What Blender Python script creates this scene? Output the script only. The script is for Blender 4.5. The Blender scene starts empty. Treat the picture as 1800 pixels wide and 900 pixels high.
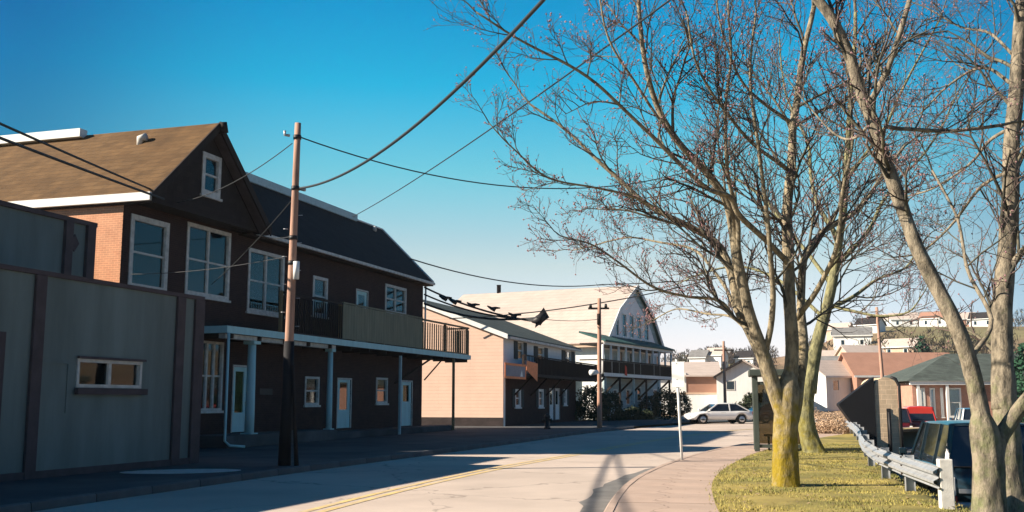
import bpy, math, random
from mathutils import Vector, Matrix, noise
random.seed(7)
R = math.radians
scene = bpy.context.scene
COL = scene.collection

# ------------------------------------------------------------------ camera
EYE = 1.6
PITCH = math.atan(254/1800)
cam_data = bpy.data.cameras.new("camera"); cam_data.sensor_width = 36; cam_data.lens = 36
cam_data.clip_start = 0.1; cam_data.clip_end = 6000
cam = bpy.data.objects.new("camera", cam_data); COL.objects.link(cam)
cam.location = (0, 0, EYE); cam.rotation_euler = (math.pi/2 + PITCH, 0, 0)
scene.camera = cam

# ------------------------------------------------------------------ light
SUN_EL = R(29)
SUN_TRAVEL = Vector((0.987, 0.16, 0)).normalized()          # light moves to the right and a little away
sun_data = bpy.data.lights.new("sun", 'SUN'); sun_data.energy = 5.0; sun_data.angle = R(0.5)
sun_data.color = (1.0, 0.86, 0.70)
sun = bpy.data.objects.new("sun", sun_data); COL.objects.link(sun)
_d = Vector((SUN_TRAVEL.x*math.cos(SUN_EL), SUN_TRAVEL.y*math.cos(SUN_EL), -math.sin(SUN_EL)))
sun.rotation_euler = _d.to_track_quat('-Z', 'Y').to_euler()
world = bpy.data.worlds.new("World"); scene.world = world; world.use_nodes = True
wn = world.node_tree; wn.nodes.clear()
sky = wn.nodes.new('ShaderNodeTexSky'); sky.sky_type = 'NISHITA'; sky.sun_disc = False
sky.sun_elevation = SUN_EL
sky.sun_rotation = math.atan2(-SUN_TRAVEL.x, -SUN_TRAVEL.y)   # clockwise from +Y
sky.air_density = 1.0; sky.dust_density = 0.6; sky.ozone_density = 2.0
tc = wn.nodes.new('ShaderNodeTexCoord'); sep = wn.nodes.new('ShaderNodeSeparateXYZ')
ramp = wn.nodes.new('ShaderNodeValToRGB')
SKY_TINT = [(0.0, (1.95, 1.65, 2.2)), (0.06, (1.85, 1.52, 1.68)), (0.129, (1.75, 1.5, 1.26)), (0.156, (1.45, 1.5, 1.28)), (0.221, (0.72, 1.68, 1.43)),
            (0.30, (0.08, 1.58, 1.64)), (0.367, (0.01, 1.30, 1.60)), (0.5, (0.005, 0.95, 1.2)), (1.0, (0.005, 0.75, 0.92))]
cr = ramp.color_ramp
while len(cr.elements) < len(SKY_TINT): cr.elements.new(0.5)
for e, (p, c) in zip(cr.elements, SKY_TINT): e.position = p; e.color = (*c, 1)
mul = wn.nodes.new('ShaderNodeMix'); mul.data_type = 'RGBA'; mul.blend_type = 'MULTIPLY'; mul.inputs[0].default_value = 1
bg = wn.nodes.new('ShaderNodeBackground'); bg.inputs[1].default_value = 0.05
out = wn.nodes.new('ShaderNodeOutputWorld')
wn.links.new(tc.outputs['Generated'], sep.inputs[0]); wn.links.new(sep.outputs[2], ramp.inputs[0])
wn.links.new(sky.outputs[0], mul.inputs[6]); wn.links.new(ramp.outputs[0], mul.inputs[7])
# the sky is palest opposite the sun, over the street's end, and deepens evenly to either side
flat = wn.nodes.new('ShaderNodeVectorMath'); flat.operation = 'MULTIPLY'; flat.inputs[1].default_value = (1, 1, 0)
nrm = wn.nodes.new('ShaderNodeVectorMath'); nrm.operation = 'NORMALIZE'
dt = wn.nodes.new('ShaderNodeVectorMath'); dt.operation = 'DOT_PRODUCT'; dt.inputs[1].default_value = (math.sin(R(3)), math.cos(R(3)), 0)
az = wn.nodes.new('ShaderNodeMapRange'); az.interpolation_type = 'SMOOTHSTEP'; az.inputs[1].default_value = .86; az.inputs[2].default_value = .995
azc = wn.nodes.new('ShaderNodeMix'); azc.data_type = 'RGBA'; azc.inputs[6].default_value = (.12, .36, .52, 1); azc.inputs[7].default_value = (1, 1, 1, 1)
mul2 = wn.nodes.new('ShaderNodeMix'); mul2.data_type = 'RGBA'; mul2.blend_type = 'MULTIPLY'; mul2.inputs[0].default_value = 1
wn.links.new(tc.outputs['Generated'], flat.inputs[0]); wn.links.new(flat.outputs[0], nrm.inputs[0]); wn.links.new(nrm.outputs[0], dt.inputs[0])
wn.links.new(dt.outputs['Value'], az.inputs[0]); wn.links.new(az.outputs[0], azc.inputs[0])
wn.links.new(mul.outputs[2], mul2.inputs[6]); wn.links.new(azc.outputs[2], mul2.inputs[7])
wn.links.new(mul2.outputs[2], bg.inputs[0]); wn.links.new(bg.outputs[0], out.inputs[0])
vs = scene.view_settings
vs.view_transform = 'Standard'; vs.look = 'None'; vs.gamma = 1; vs.exposure = 1.25
vs.use_curve_mapping = False

# ------------------------------------------------------------------ measuring helpers
def ray(px, py):
    u = (px-900)/1800; v = (450-py)/1800
    return Vector((u, math.cos(PITCH) - v*math.sin(PITCH), math.sin(PITCH) + v*math.cos(PITCH)))
def at(px, py, Y):
    d = ray(px, py); t = Y/d.y
    return Vector((d.x*t, Y, EYE + d.z*t))
class Facade:
    """street front: local x runs along the front (away), local y goes into the building, z is up"""
    def __init__(s, ox, oy, slope):
        s.o = Vector((ox, oy, 0)); s.rot = math.atan2(1, slope)
        s.a = Vector((math.cos(s.rot), math.sin(s.rot), 0)); s.i = Vector((-s.a.y, s.a.x, 0))
    def hit(s, px, py, d=0.0):
        r = ray(px, py); o = s.o + s.i*d; c = Vector((0, 0, EYE))
        t = (o-c).dot(s.i)/r.dot(s.i)
        p = c + r*t
        return (p-s.o).dot(s.a), p.z
    def w(s, x, y, z=0): return s.o + s.a*x + s.i*y + Vector((0, 0, z))

# ------------------------------------------------------------------ mesh helpers
class MB:
    def __init__(s): s.v = []; s.f = []; s.sm = []
    def add(s, vs_, fs, smooth=False):
        b = len(s.v); s.v += [tuple(p) for p in vs_]; s.f += [tuple(i+b for i in f) for f in fs]; s.sm += [smooth]*len(fs)
    def box(s, x0, x1, y0, y1, z0, z1):
        if x0 > x1: x0, x1 = x1, x0
        if y0 > y1: y0, y1 = y1, y0
        if z0 > z1: z0, z1 = z1, z0
        s.add([(x0,y0,z0),(x1,y0,z0),(x1,y1,z0),(x0,y1,z0),(x0,y0,z1),(x1,y0,z1),(x1,y1,z1),(x0,y1,z1)],
              [(0,3,2,1),(4,5,6,7),(0,1,5,4),(1,2,6,5),(2,3,7,6),(3,0,4,7)]); return s
    def bar(s, a, b, w, h=None, up=(0,0,1)):
        """rectangular bar from a to b"""
        h = h or w; a = Vector(a); b = Vector(b); d = (b-a).normalized(); u = Vector(up)
        if abs(d.dot(u)) > .98: u = Vector((1,0,0))
        r = d.cross(u).normalized(); u = r.cross(d).normalized()
        p = []
        for c in (a, b):
            for i, j in ((-1,-1),(1,-1),(1,1),(-1,1)): p.append(c + r*(i*w/2) + u*(j*h/2))
        s.add(p, [(0,1,2,3),(7,6,5,4),(0,4,5,1),(1,5,6,2),(2,6,7,3),(3,7,4,0)]); return s
    def prism(s, poly, d0, d1, axis='y'):
        """poly of (a,z) extruded from d0 to d1 on axis; axis y: (a,d,z), axis x: (d,a,z), axis z: (a,b,d)"""
        n = len(poly)
        f = {'y': lambda a, z, d: (a, d, z), 'x': lambda a, z, d: (d, a, z), 'z': lambda a, z, d: (a, z, d)}[axis]
        s.add([f(a, z, d0) for a, z in poly] + [f(a, z, d1) for a, z in poly],
              [tuple(range(n)), tuple(range(2*n-1, n-1, -1))] + [(i, i+n, (i+1) % n + n, (i+1) % n) for i in range(n)]); return s
    def tube(s, pts, rad, n=8, caps=True, smooth=True):
        m = len(pts); vs_ = []; prev = None
        if not isinstance(rad, (list, tuple)): rad = [rad]*m
        for k in range(m):
            p = Vector(pts[k]); d = (Vector(pts[min(k+1, m-1)]) - Vector(pts[max(k-1, 0)]))
            if d.length < 1e-9: d = Vector((0,0,1))
            d.normalize()
            if prev is None:
                u = Vector((1,0,0)) if abs(d.x) < .8 else Vector((0,1,0))
                prev = (u - d*u.dot(d)).normalized()
            else:
                prev = (prev - d*prev.dot(d))
                prev = prev.normalized() if prev.length > 1e-6 else d.orthogonal().normalized()
            w = d.cross(prev)
            for j in range(n):
                a = 2*math.pi*j/n
                q = p + prev*(math.cos(a)*rad[k]) + w*(math.sin(a)*rad[k]); vs_.append((q.x, q.y, q.z))
        fs = [(k*n+j, k*n+(j+1) % n, (k+1)*n+(j+1) % n, (k+1)*n+j) for k in range(m-1) for j in range(n)]
        if caps and n > 3: fs += [tuple(range(n-1, -1, -1)), tuple((m-1)*n+j for j in range(n))]
        s.add(vs_, fs, smooth); return s
    def wall(s, x0, x1, z0, z1, y0, y1, holes=()):
        """wall in the xz plane between y0 (outside) and y1, with rectangular openings (hx0,hx1,hz0,hz1)"""
        xs = sorted({x0, x1, *[min(max(h[i], x0), x1) for h in holes for i in (0, 1)]})
        zs = sorted({z0, z1, *[min(max(h[i], z0), z1) for h in holes for i in (2, 3)]})
        def hole(i, j):
            if i < 0 or j < 0 or i >= len(xs)-1 or j >= len(zs)-1: return True
            cx = (xs[i]+xs[i+1])/2; cz = (zs[j]+zs[j+1])/2
            return any(h[0] < cx < h[1] and h[2] < cz < h[3] for h in holes)
        for i in range(len(xs)-1):
            for j in range(len(zs)-1):
                if hole(i, j): continue
                a, b, c, d = xs[i], xs[i+1], zs[j], zs[j+1]
                s.add([(a,y0,c),(b,y0,c),(b,y0,d),(a,y0,d)], [(0,1,2,3)])
                s.add([(a,y1,c),(b,y1,c),(b,y1,d),(a,y1,d)], [(3,2,1,0)])
                if hole(i-1, j): s.add([(a,y0,c),(a,y0,d),(a,y1,d),(a,y1,c)], [(0,1,2,3)])
                if hole(i+1, j): s.add([(b,y0,c),(b,y0,d),(b,y1,d),(b,y1,c)], [(3,2,1,0)])
                if hole(i, j-1): s.add([(a,y0,c),(b,y0,c),(b,y1,c),(a,y1,c)], [(3,2,1,0)])
                if hole(i, j+1): s.add([(a,y0,d),(b,y0,d),(b,y1,d),(a,y1,d)], [(0,1,2,3)])
        return s
    def mesh(s, name, m):
        me = bpy.data.meshes.new(name); me.from_pydata(s.v, [], s.f)
        me.polygons.foreach_set('use_smooth', s.sm); me.materials.append(m); me.update(); return me
    def build(s, name, m, parent=None, label=None, bevel=0):
        o = bpy.data.objects.new(name, s.mesh(name, m)); COL.objects.link(o)
        if parent: o.parent = parent
        if label: o['label'] = label
        if bevel:
            b = o.modifiers.new('edge', 'BEVEL'); b.width = bevel; b.segments = 2; b.limit_method = 'ANGLE'
        return o
def tag(o, label=None, cat=None, group=None, kind=None):
    if label: o['label'] = label
    if cat: o['category'] = cat
    if group: o['group'] = group
    if kind: o['kind'] = kind
    return o
def thing(name, label, cat, loc=(0,0,0), rz=0, group=None):
    o = bpy.data.objects.new(name, None); COL.objects.link(o); o.location = loc; o.rotation_euler = (0, 0, rz)
    o.empty_display_size = .3
    return tag(o, label, cat, group)
def copy_tree(o, parent=None):
    c = o.copy(); COL.objects.link(c)
    if parent: c.parent = parent
    for ch in list(o.children): copy_tree(ch, c)
    return c
def catenary(a, b, sag, n=16):
    a = Vector(a); b = Vector(b)
    return [a.lerp(b, k/n) - Vector((0, 0, 4*sag*(k/n)*(1-k/n))) for k in range(n+1)]
def interp(tab, t):
    if t <= tab[0][0]: return tab[0][1]
    for (a, x), (b, y) in zip(tab, tab[1:]):
        if t <= b: return x + (y-x)*(t-a)/(b-a)
    return tab[-1][1]
def smooth_tab(tab, n=6):
    """catmull-rom through (Y,X) samples"""
    P = [Vector((a, b)) for a, b in tab]; P = [2*P[0]-P[1]] + P + [2*P[-1]-P[-2]]; o = []
    for i in range(1, len(P)-2):
        for k in range(n):
            t = k/n
            q = .5*((2*P[i]) + (P[i+1]-P[i-1])*t + (2*P[i-1]-5*P[i]+4*P[i+1]-P[i+2])*t*t + (-P[i-1]+3*P[i]-3*P[i+1]+P[i+2])*t**3)
            o.append((q.x, q.y))
    return o + [tuple(P[-2])]

# ------------------------------------------------------------------ materials
def mat(name, col, rough=.85, var=.18, scale=3.0, bump=.15, bscale=40, col2=None, metal=0, kind=None, size=(.2, .065), spec=.3, streak=False, coat=0):
    m = bpy.data.materials.new(name); m.use_nodes = True; nt = m.node_tree; N = nt.nodes; K = nt.links
    b = N['Principled BSDF']; b.inputs['Roughness'].default_value = rough; b.inputs['Metallic'].default_value = metal
    b.inputs['Specular IOR Level'].default_value = spec
    if coat: b.inputs['Coat Weight'].default_value = coat; b.inputs['Coat Roughness'].default_value = .06
    co = N.new('ShaderNodeTexCoord')
    n1 = N.new('ShaderNodeTexNoise'); n1.inputs['Scale'].default_value = scale; n1.inputs['Detail'].default_value = 8; n1.inputs['Roughness'].default_value = .62
    vec = co.outputs['Object']
    if streak:
        mp = N.new('ShaderNodeMapping'); mp.inputs['Scale'].default_value = (1, 1, .18); K.new(vec, mp.inputs[0]); K.new(mp.outputs[0], n1.inputs[0])
    else: K.new(vec, n1.inputs[0])
    r = N.new('ShaderNodeMapRange'); r.inputs[1].default_value = .3; r.inputs[2].default_value = .7; r.inputs[3].default_value = 1-var; r.inputs[4].default_value = 1+var
    K.new(n1.outputs[0], r.inputs[0])
    src = None; h = None
    if kind in ('brick', 'shingle', 'siding', 'block'):
        s3 = N.new('ShaderNodeSeparateXYZ'); K.new(vec, s3.inputs[0])
        ad = N.new('ShaderNodeMath'); K.new(s3.outputs[0], ad.inputs[0]); K.new(s3.outputs[1], ad.inputs[1])
        cb = N.new('ShaderNodeCombineXYZ'); K.new(ad.outputs[0], cb.inputs[0]); K.new(s3.outputs[2], cb.inputs[1])
        bt = N.new('ShaderNodeTexBrick'); K.new(cb.outputs[0], bt.inputs['Vector'])
        bt.inputs['Scale'].default_value = 1; bt.inputs['Brick Width'].default_value = size[0]; bt.inputs['Row Height'].default_value = size[1]
        bt.inputs['Mortar Size'].default_value = .006 if kind != 'siding' else .004; bt.inputs['Mortar Smooth'].default_value = .3; bt.inputs['Bias'].default_value = 0
        c2 = col2 or tuple(c*.72 for c in col)
        bt.inputs['Color1'].default_value = (*col, 1); bt.inputs['Color2'].default_value = (*c2, 1)
        mc = {'brick': tuple(c*1.5 for c in col), 'block': tuple(c*.8 for c in col), 'siding': tuple(c*.8 for c in col)}.get(kind, tuple(c*.5 for c in col))
        bt.inputs['Mortar'].default_value = (*mc, 1); src = bt.outputs['Color']; h = bt.outputs['Fac']
    elif col2:
        n2 = N.new('ShaderNodeTexNoise'); n2.inputs['Scale'].default_value = scale*.35; n2.inputs['Detail'].default_value = 6; K.new(vec, n2.inputs[0])
        rr = N.new('ShaderNodeMapRange'); rr.inputs[1].default_value = .42; rr.inputs[2].default_value = .58; K.new(n2.outputs[0], rr.inputs[0])
        mx = N.new('ShaderNodeMix'); mx.data_type = 'RGBA'; mx.inputs[6].default_value = (*col, 1); mx.inputs[7].default_value = (*col2, 1)
        K.new(rr.outputs[0], mx.inputs[0]); src = mx.outputs[2]
    else:
        rg = N.new('ShaderNodeRGB'); rg.outputs[0].default_value = (*col, 1); src = rg.outputs[0]
    vm = N.new('ShaderNodeVectorMath'); vm.operation = 'SCALE'; K.new(src, vm.inputs[0]); K.new(r.outputs[0], vm.inputs['Scale'])
    K.new(vm.outputs[0], b.inputs['Base Color'])
    if bump:
        nb = N.new('ShaderNodeTexNoise'); nb.inputs['Scale'].default_value = bscale; nb.inputs['Detail'].default_value = 4; K.new(vec, nb.inputs[0])
        bm = N.new('ShaderNodeBump'); bm.inputs['Strength'].default_value = bump; bm.inputs['Distance'].default_value = .02; K.new(nb.outputs[0], bm.inputs['Height'])
        last = bm
        if h is not None:
            b2 = N.new('ShaderNodeBump'); b2.invert = True; b2.inputs['Strength'].default_value = .6; b2.inputs['Distance'].default_value = .012
            K.new(h, b2.inputs['Height']); K.new(bm.outputs[0], b2.inputs['Normal']); last = b2
        K.new(last.outputs[0], b.inputs['Normal'])
    return m
def glass_mat(name, tint=(.9, .97, 1), see=.95):
    m = bpy.data.materials.new(name); m.use_nodes = True; nt = m.node_tree; nt.nodes.clear(); N = nt.nodes; K = nt.links
    o = N.new('ShaderNodeOutputMaterial'); t = N.new('ShaderNodeBsdfTransparent'); t.inputs[0].default_value = (*[c*see for c in tint], 1)
    g = N.new('ShaderNodeBsdfGlossy'); g.inputs['Roughness'].default_value = .03; g.inputs[0].default_value = (.95, .97, 1, 1)
    fr = N.new('ShaderNodeFresnel'); fr.inputs[0].default_value = 1.6
    tcx = N.new('ShaderNodeTexCoord'); nz = N.new('ShaderNodeTexNoise'); nz.inputs['Scale'].default_value = .8; nz.inputs['Detail'].default_value = 0; bm = N.new('ShaderNodeBump'); bm.inputs['Strength'].default_value = .05
    K.new(tcx.outputs['Object'], nz.inputs[0]); K.new(nz.outputs[0], bm.inputs['Height']); K.new(bm.outputs[0], g.inputs['Normal'])
    mx = N.new('ShaderNodeMixShader'); K.new(fr.outputs[0], mx.inputs[0]); K.new(t.outputs[0], mx.inputs[1]); K.new(g.outputs[0], mx.inputs[2]); K.new(mx.outputs[0], o.inputs[0])
    return m
M = {
 'stucco': mat('stucco', (.15,.195,.19), .9, .26, 1.1, .35, 60, streak=True),
 'stucco_trim': mat('stucco_trim', (.075,.06,.065), .85, .2, 3, .2),
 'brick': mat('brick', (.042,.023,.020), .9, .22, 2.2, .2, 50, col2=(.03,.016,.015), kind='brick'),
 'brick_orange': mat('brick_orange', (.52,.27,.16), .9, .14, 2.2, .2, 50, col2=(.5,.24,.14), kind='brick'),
 'gable_shingle': mat('gable_shingle', (.03,.022,.02), .9, .2, 3, .2, 40, kind='shingle', size=(.3, .18)),
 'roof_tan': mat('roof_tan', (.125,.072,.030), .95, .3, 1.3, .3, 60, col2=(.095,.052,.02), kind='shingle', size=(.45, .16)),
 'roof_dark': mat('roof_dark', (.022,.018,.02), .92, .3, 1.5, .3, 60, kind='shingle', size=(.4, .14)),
 'roof_slate': mat('roof_slate', (.075,.095,.085), .85, .28, 1.5, .3, 60, kind='shingle', size=(.4, .16)),
 'roof_pale': mat('roof_pale', (.47,.40,.355), .9, .08, .7, .15, 40, kind='shingle', size=(.8, .3), col2=(.45,.38,.335)),
 'roof_green': mat('roof_green', (.03,.10,.09), .8, .3, 2, .2),
 'roof_grey': mat('roof_grey', (.17,.17,.17), .9, .25, 1, .2),
 'white': mat('white_paint', (.72,.74,.72), .55, .09, 3, .08, 60, streak=True),
 'white_dirty': mat('white_weathered', (.55,.54,.50), .7, .25, 5, .15, 50),
 'peach_siding': mat('peach_siding', (.66,.47,.37), .75, .05, 1.2, .1, 40, kind='siding', size=(4.0, .2), col2=(.645,.46,.36)),
 'white_siding': mat('white_siding', (.66,.70,.72), .75, .06, 1.2, .1, 40, kind='siding', size=(4.0, .2), col2=(.63,.67,.69)),
 'white_bright': mat('bright_white_siding', (.80,.84,.87), .75, .06, 1.2, .1, 40, kind='siding', size=(4.0, .2), col2=(.77,.81,.84)),
 'blue_bright': mat('pale_blue_siding', (.46,.60,.64), .75, .08, 1.2, .1, 40, kind='siding', size=(4.0, .2)),
 'blue_siding': mat('blue_siding', (.30,.45,.50), .75, .08, 1.2, .1, 40, kind='siding', size=(4.0, .2)),
 'foundation': mat('foundation', (.04,.03,.03), .9, .25, 2, .3, kind='block', size=(.4, .2)),
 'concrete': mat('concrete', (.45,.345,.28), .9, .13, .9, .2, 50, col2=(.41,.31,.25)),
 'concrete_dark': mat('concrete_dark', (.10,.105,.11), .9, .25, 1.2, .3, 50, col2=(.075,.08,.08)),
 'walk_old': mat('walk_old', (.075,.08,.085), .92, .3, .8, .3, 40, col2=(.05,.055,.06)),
 'asphalt': mat('asphalt', (.52,.44,.375), .88, .10, .45, .3, 90, col2=(.49,.415,.355)),
 'asphalt_patch': mat('asphalt_patch', (.15,.15,.145), .9, .25, 1.4, .3, 80, col2=(.19,.185,.175)),
 'asphalt_lot': mat('asphalt_lot', (.10,.10,.105), .9, .25, .6, .3, 80),
 'yellow': mat('yellow_paint', (.66,.49,.20), .7, .22, 5, .1, 60, col2=(.56,.44,.26)),
 'lawn': mat('lawn', (.31,.25,.075), .95, .25, 1.3, .5, 45, col2=(.19,.17,.05)),
 'blade': mat('grass_blade', (.38,.32,.09), .9, .3, 3, 0, col2=(.20,.20,.06)),
 'earth': mat('earth', (.26,.17,.105), .95, .3, .05, .3, 8, col2=(.17,.15,.07)),
 'hill': mat('hillside', (.26,.16,.10), .95, .3, .03, .4, 2, col2=(.14,.15,.06)),
 'wood_pole': mat('wood_pole', (.38,.23,.17), .9, .3, 6, .4, 40, streak=True),
 'wood_dark': mat('wood_dark', (.028,.02,.017), .85, .3, 5, .3, 40, streak=True),
 'wood_rail': mat('wood_rail', (.24,.18,.10), .85, .25, 5, .3, 40, streak=True),
 'wood_panel': mat('wood_panel', (.23,.22,.15), .85, .2, 4, .3, 40, streak=True),
 'black_iron': mat('black_iron', (.02,.02,.022), .5, .2, 8, .1),
 'cable': mat('cable', (.025,.03,.035), .6, .1, 3, 0),
 'steel': mat('galvanised_steel', (.36,.38,.40), .45, .2, 8, .1, 60, metal=.35),
 'green_metal': mat('green_metal', (.06,.075,.065), .5, .2, 5, .1, 50, metal=.2),
 'curtain_skylit': mat('skylit_curtain', (.42,.80,.92), .9, .10, 8, .2, 14),  # white window shades, the bluish daylight on them put into the colour
 'white_shaded': mat('shade_tinted_white_paint', (.42,.66,.66), .55, .12, 3, .08, 60, streak=True),  # porch white with the teal of the shade put into its colour
 'curtain': mat('curtain', (.74,.80,.82), .9, .10, 8, .2, 14),
 'blind_teal': mat('blind', (.42,.56,.58), .85, .12, 6, .2, 14),
 'interior': mat('interior', (.02,.018,.016), .9, .4, 1.5, 0),
 'shutter': mat('shutter', (.02,.035,.04), .7, .2, 6, .2, 60),
 'orange': mat('orange_paint', (.80,.27,.11), .7, .15, 5, .1),
 'grey_panel': mat('grey_panel', (.22,.22,.26), .6, .15, 3, .1),
 'red_cloth': mat('red_cloth', (.55,.06,.03), .85, .2, 5, .1),
 'hedge': mat('hedge_leaf', (.025,.040,.018), .8, .5, 5, .3, 30, col2=(.05,.06,.025)),
 'conifer': mat('conifer', (.015,.06,.03), .8, .5, 5, .3, 30),
 'brush': mat('dry_brush', (.42,.30,.20), .9, .35, 2, .3, 30, col2=(.34,.24,.15)),
 'woods': mat('winter_woods', (.16,.115,.09), .9, .35, .3, .3, 10, col2=(.10,.10,.055)),
 'rubber': mat('rubber', (.015,.015,.015), .8, .2, 8, .1), 'chrome': mat('rim_metal', (.5,.5,.5), .3, .1, 8, 0, metal=.8),
 'car_white': mat('car_white', (.78,.77,.74), .3, .03, 2, 0, coat=.6, spec=.5), 'car_blue': mat('car_blue', (.02,.08,.15), .3, .05, 2, 0, coat=.8, spec=.5),
 'car_dark': mat('car_dark', (.005,.016,.025), .28, .08, 2, 0, coat=.8, spec=.5), 'car_red': mat('car_red', (.42,.025,.015), .3, .05, 2, 0, coat=.7, spec=.5),
 'car_maroon': mat('car_maroon', (.08,.008,.01), .3, .05, 2, 0, coat=.7, spec=.5),
 'lamp_red': mat('lamp_red', (.5,.03,.02), .2, .05, 2, 0, coat=.5), 'lamp_clear': mat('lamp_clear', (.7,.68,.62), .15, .05, 2, 0, coat=.8),
 'car_glass': mat('car_glass', (.012,.016,.02), .06, .05, 2, 0, spec=.8, coat=.5),
 'bud': mat('red_buds', (.27,.15,.16), .8, .3, 9, 0),
 'stone_tan': mat('stone_tan', (.58,.45,.31), .9, .2, 2, .4, 20, col2=(.52,.40,.27), kind='brick', size=(.4, .2)),
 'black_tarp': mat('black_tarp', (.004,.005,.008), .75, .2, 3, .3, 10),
 'rust': mat('rust_wall', (.31,.17,.12), .85, .12, .8, .1), 'tan_wall': mat('tan_wall', (.52,.38,.28), .85, .12, .8, .1),
 'glass': glass_mat('window_glass', (.97,1,1), 1.0), 'glass_shelter': glass_mat('shelter_glass', (.50,.44,.34), .7),
}
def bark_mat(name, base, dark, moss, z0, z1, mossamt):
    m = bpy.data.materials.new(name); m.use_nodes = True; nt = m.node_tree; N = nt.nodes; K = nt.links; b = N['Principled BSDF']
    b.inputs['Roughness'].default_value = .9; b.inputs['Specular IOR Level'].default_value = .15
    co = N.new('ShaderNodeTexCoord'); n1 = N.new('ShaderNodeTexNoise'); n1.inputs['Scale'].default_value = 7; n1.inputs['Detail'].default_value = 9; n1.inputs['Roughness'].default_value = .68
    mp = N.new('ShaderNodeMapping'); mp.inputs['Scale'].default_value = (1.4, 1.4, .6); K.new(co.outputs['Object'], mp.inputs[0]); K.new(mp.outputs[0], n1.inputs[0])
    cr_ = N.new('ShaderNodeValToRGB'); cr_.color_ramp.elements[0].position = .34; cr_.color_ramp.elements[0].color = (*dark, 1); cr_.color_ramp.elements[1].position = .58; cr_.color_ramp.elements[1].color = (*base, 1)
    K.new(n1.outputs[0], cr_.inputs[0])
    n2 = N.new('ShaderNodeTexNoise'); n2.inputs['Scale'].default_value = 4.2; n2.inputs['Detail'].default_value = 10; n2.inputs['Roughness'].default_value = .65; K.new(co.outputs['Object'], n2.inputs[0])
    sp = N.new('ShaderNodeSeparateXYZ'); K.new(co.outputs['Object'], sp.inputs[0])
    mr = N.new('ShaderNodeMapRange'); mr.inputs[1].default_value = z0; mr.inputs[2].default_value = z1; mr.inputs[3].default_value = mossamt; mr.inputs[4].default_value = 0
    K.new(sp.outputs[2], mr.inputs[0])
    ad = N.new('ShaderNodeMath'); K.new(mr.outputs[0], ad.inputs[0]); K.new(n2.outputs[0], ad.inputs[1])
    m2 = N.new('ShaderNodeMapRange'); m2.inputs[1].default_value = .74; m2.inputs[2].default_value = 1.0; K.new(ad.outputs[0], m2.inputs[0])
    mx = N.new('ShaderNodeMix'); mx.data_type = 'RGBA'; K.new(m2.outputs[0], mx.inputs[0]); K.new(cr_.outputs[0], mx.inputs[6])
    mm = N.new('ShaderNodeMix'); mm.data_type = 'RGBA'; mm.inputs[6].default_value = (*[c*.38 for c in moss], 1); mm.inputs[7].default_value = (*moss, 1); K.new(n1.outputs[0], mm.inputs[0])
    K.new(mm.outputs[2], mx.inputs[7]); K.new(mx.outputs[2], b.inputs['Base Color'])
    bm = N.new('ShaderNodeBump'); bm.inputs['Strength'].default_value = 1; bm.inputs['Distance'].default_value = .06; K.new(n1.outputs[0], bm.inputs['Height']); K.new(bm.outputs[0], b.inputs['Normal'])
    return m
def add_cracks(m, scale, width, dark):
    nt = m.node_tree; N = nt.nodes; K = nt.links; b = N['Principled BSDF']; src = b.inputs['Base Color'].links[0].from_socket
    co = N.new('ShaderNodeTexCoord'); nz = N.new('ShaderNodeTexNoise'); nz.inputs['Scale'].default_value = 1.1; nz.inputs['Detail'].default_value = 6
    ad = N.new('ShaderNodeVectorMath'); ad.operation = 'MULTIPLY_ADD'; ad.inputs[1].default_value = (1.6, 1.6, 0)
    K.new(co.outputs['Object'], nz.inputs[0]); K.new(nz.outputs['Color'], ad.inputs[0]); K.new(co.outputs['Object'], ad.inputs[2])
    v = N.new('ShaderNodeTexVoronoi'); v.feature = 'DISTANCE_TO_EDGE'; v.inputs['Scale'].default_value = scale; K.new(ad.outputs[0], v.inputs['Vector'])
    mr = N.new('ShaderNodeMapRange'); mr.inputs[1].default_value = width*.3; mr.inputs[2].default_value = width; mr.inputs[3].default_value = dark; mr.inputs[4].default_value = 1; K.new(v.outputs['Distance'], mr.inputs[0])
    n3 = N.new('ShaderNodeTexNoise'); n3.inputs['Scale'].default_value = .25; n3.inputs['Detail'].default_value = 5; K.new(co.outputs['Object'], n3.inputs[0])
    m3 = N.new('ShaderNodeMapRange'); m3.inputs[1].default_value = .35; m3.inputs[2].default_value = .62; m3.inputs[3].default_value = .88; m3.inputs[4].default_value = 1.05; K.new(n3.outputs[0], m3.inputs[0])
    mm = N.new('ShaderNodeMath'); mm.operation = 'MULTIPLY'; K.new(mr.outputs[0], mm.inputs[0]); K.new(m3.outputs[0], mm.inputs[1])
    sc = N.new('ShaderNodeVectorMath'); sc.operation = 'SCALE'; K.new(src, sc.inputs[0]); K.new(mm.outputs[0], sc.inputs['Scale']); K.new(sc.outputs[0], b.inputs['Base Color'])
add_cracks(M['asphalt'], .16, .005, .66); add_cracks(M['concrete'], .3, .006, .6)
M['bark_moss'] = bark_mat('mossy_bark', (.33,.28,.19), (.09,.08,.06), (.36,.27,.03), .3, 3.2, .50)
M['bark_moss2'] = bark_mat('greenish_bark', (.26,.25,.13), (.08,.08,.05), (.30,.26,.05), .3, 4.5, .36)
M['bark'] = bark_mat('grey_bark', (.29,.25,.185), (.06,.055,.045), (.22,.25,.11), .5, 6.0, .30)
M['twig'] = mat('twig_bark', (.07,.065,.055), .9, .3, 4, 0, col2=(.13,.095,.085))
M['branch'] = mat('branch_bark', (.15,.135,.095), .9, .4, 3, .2, col2=(.05,.05,.04))

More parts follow.
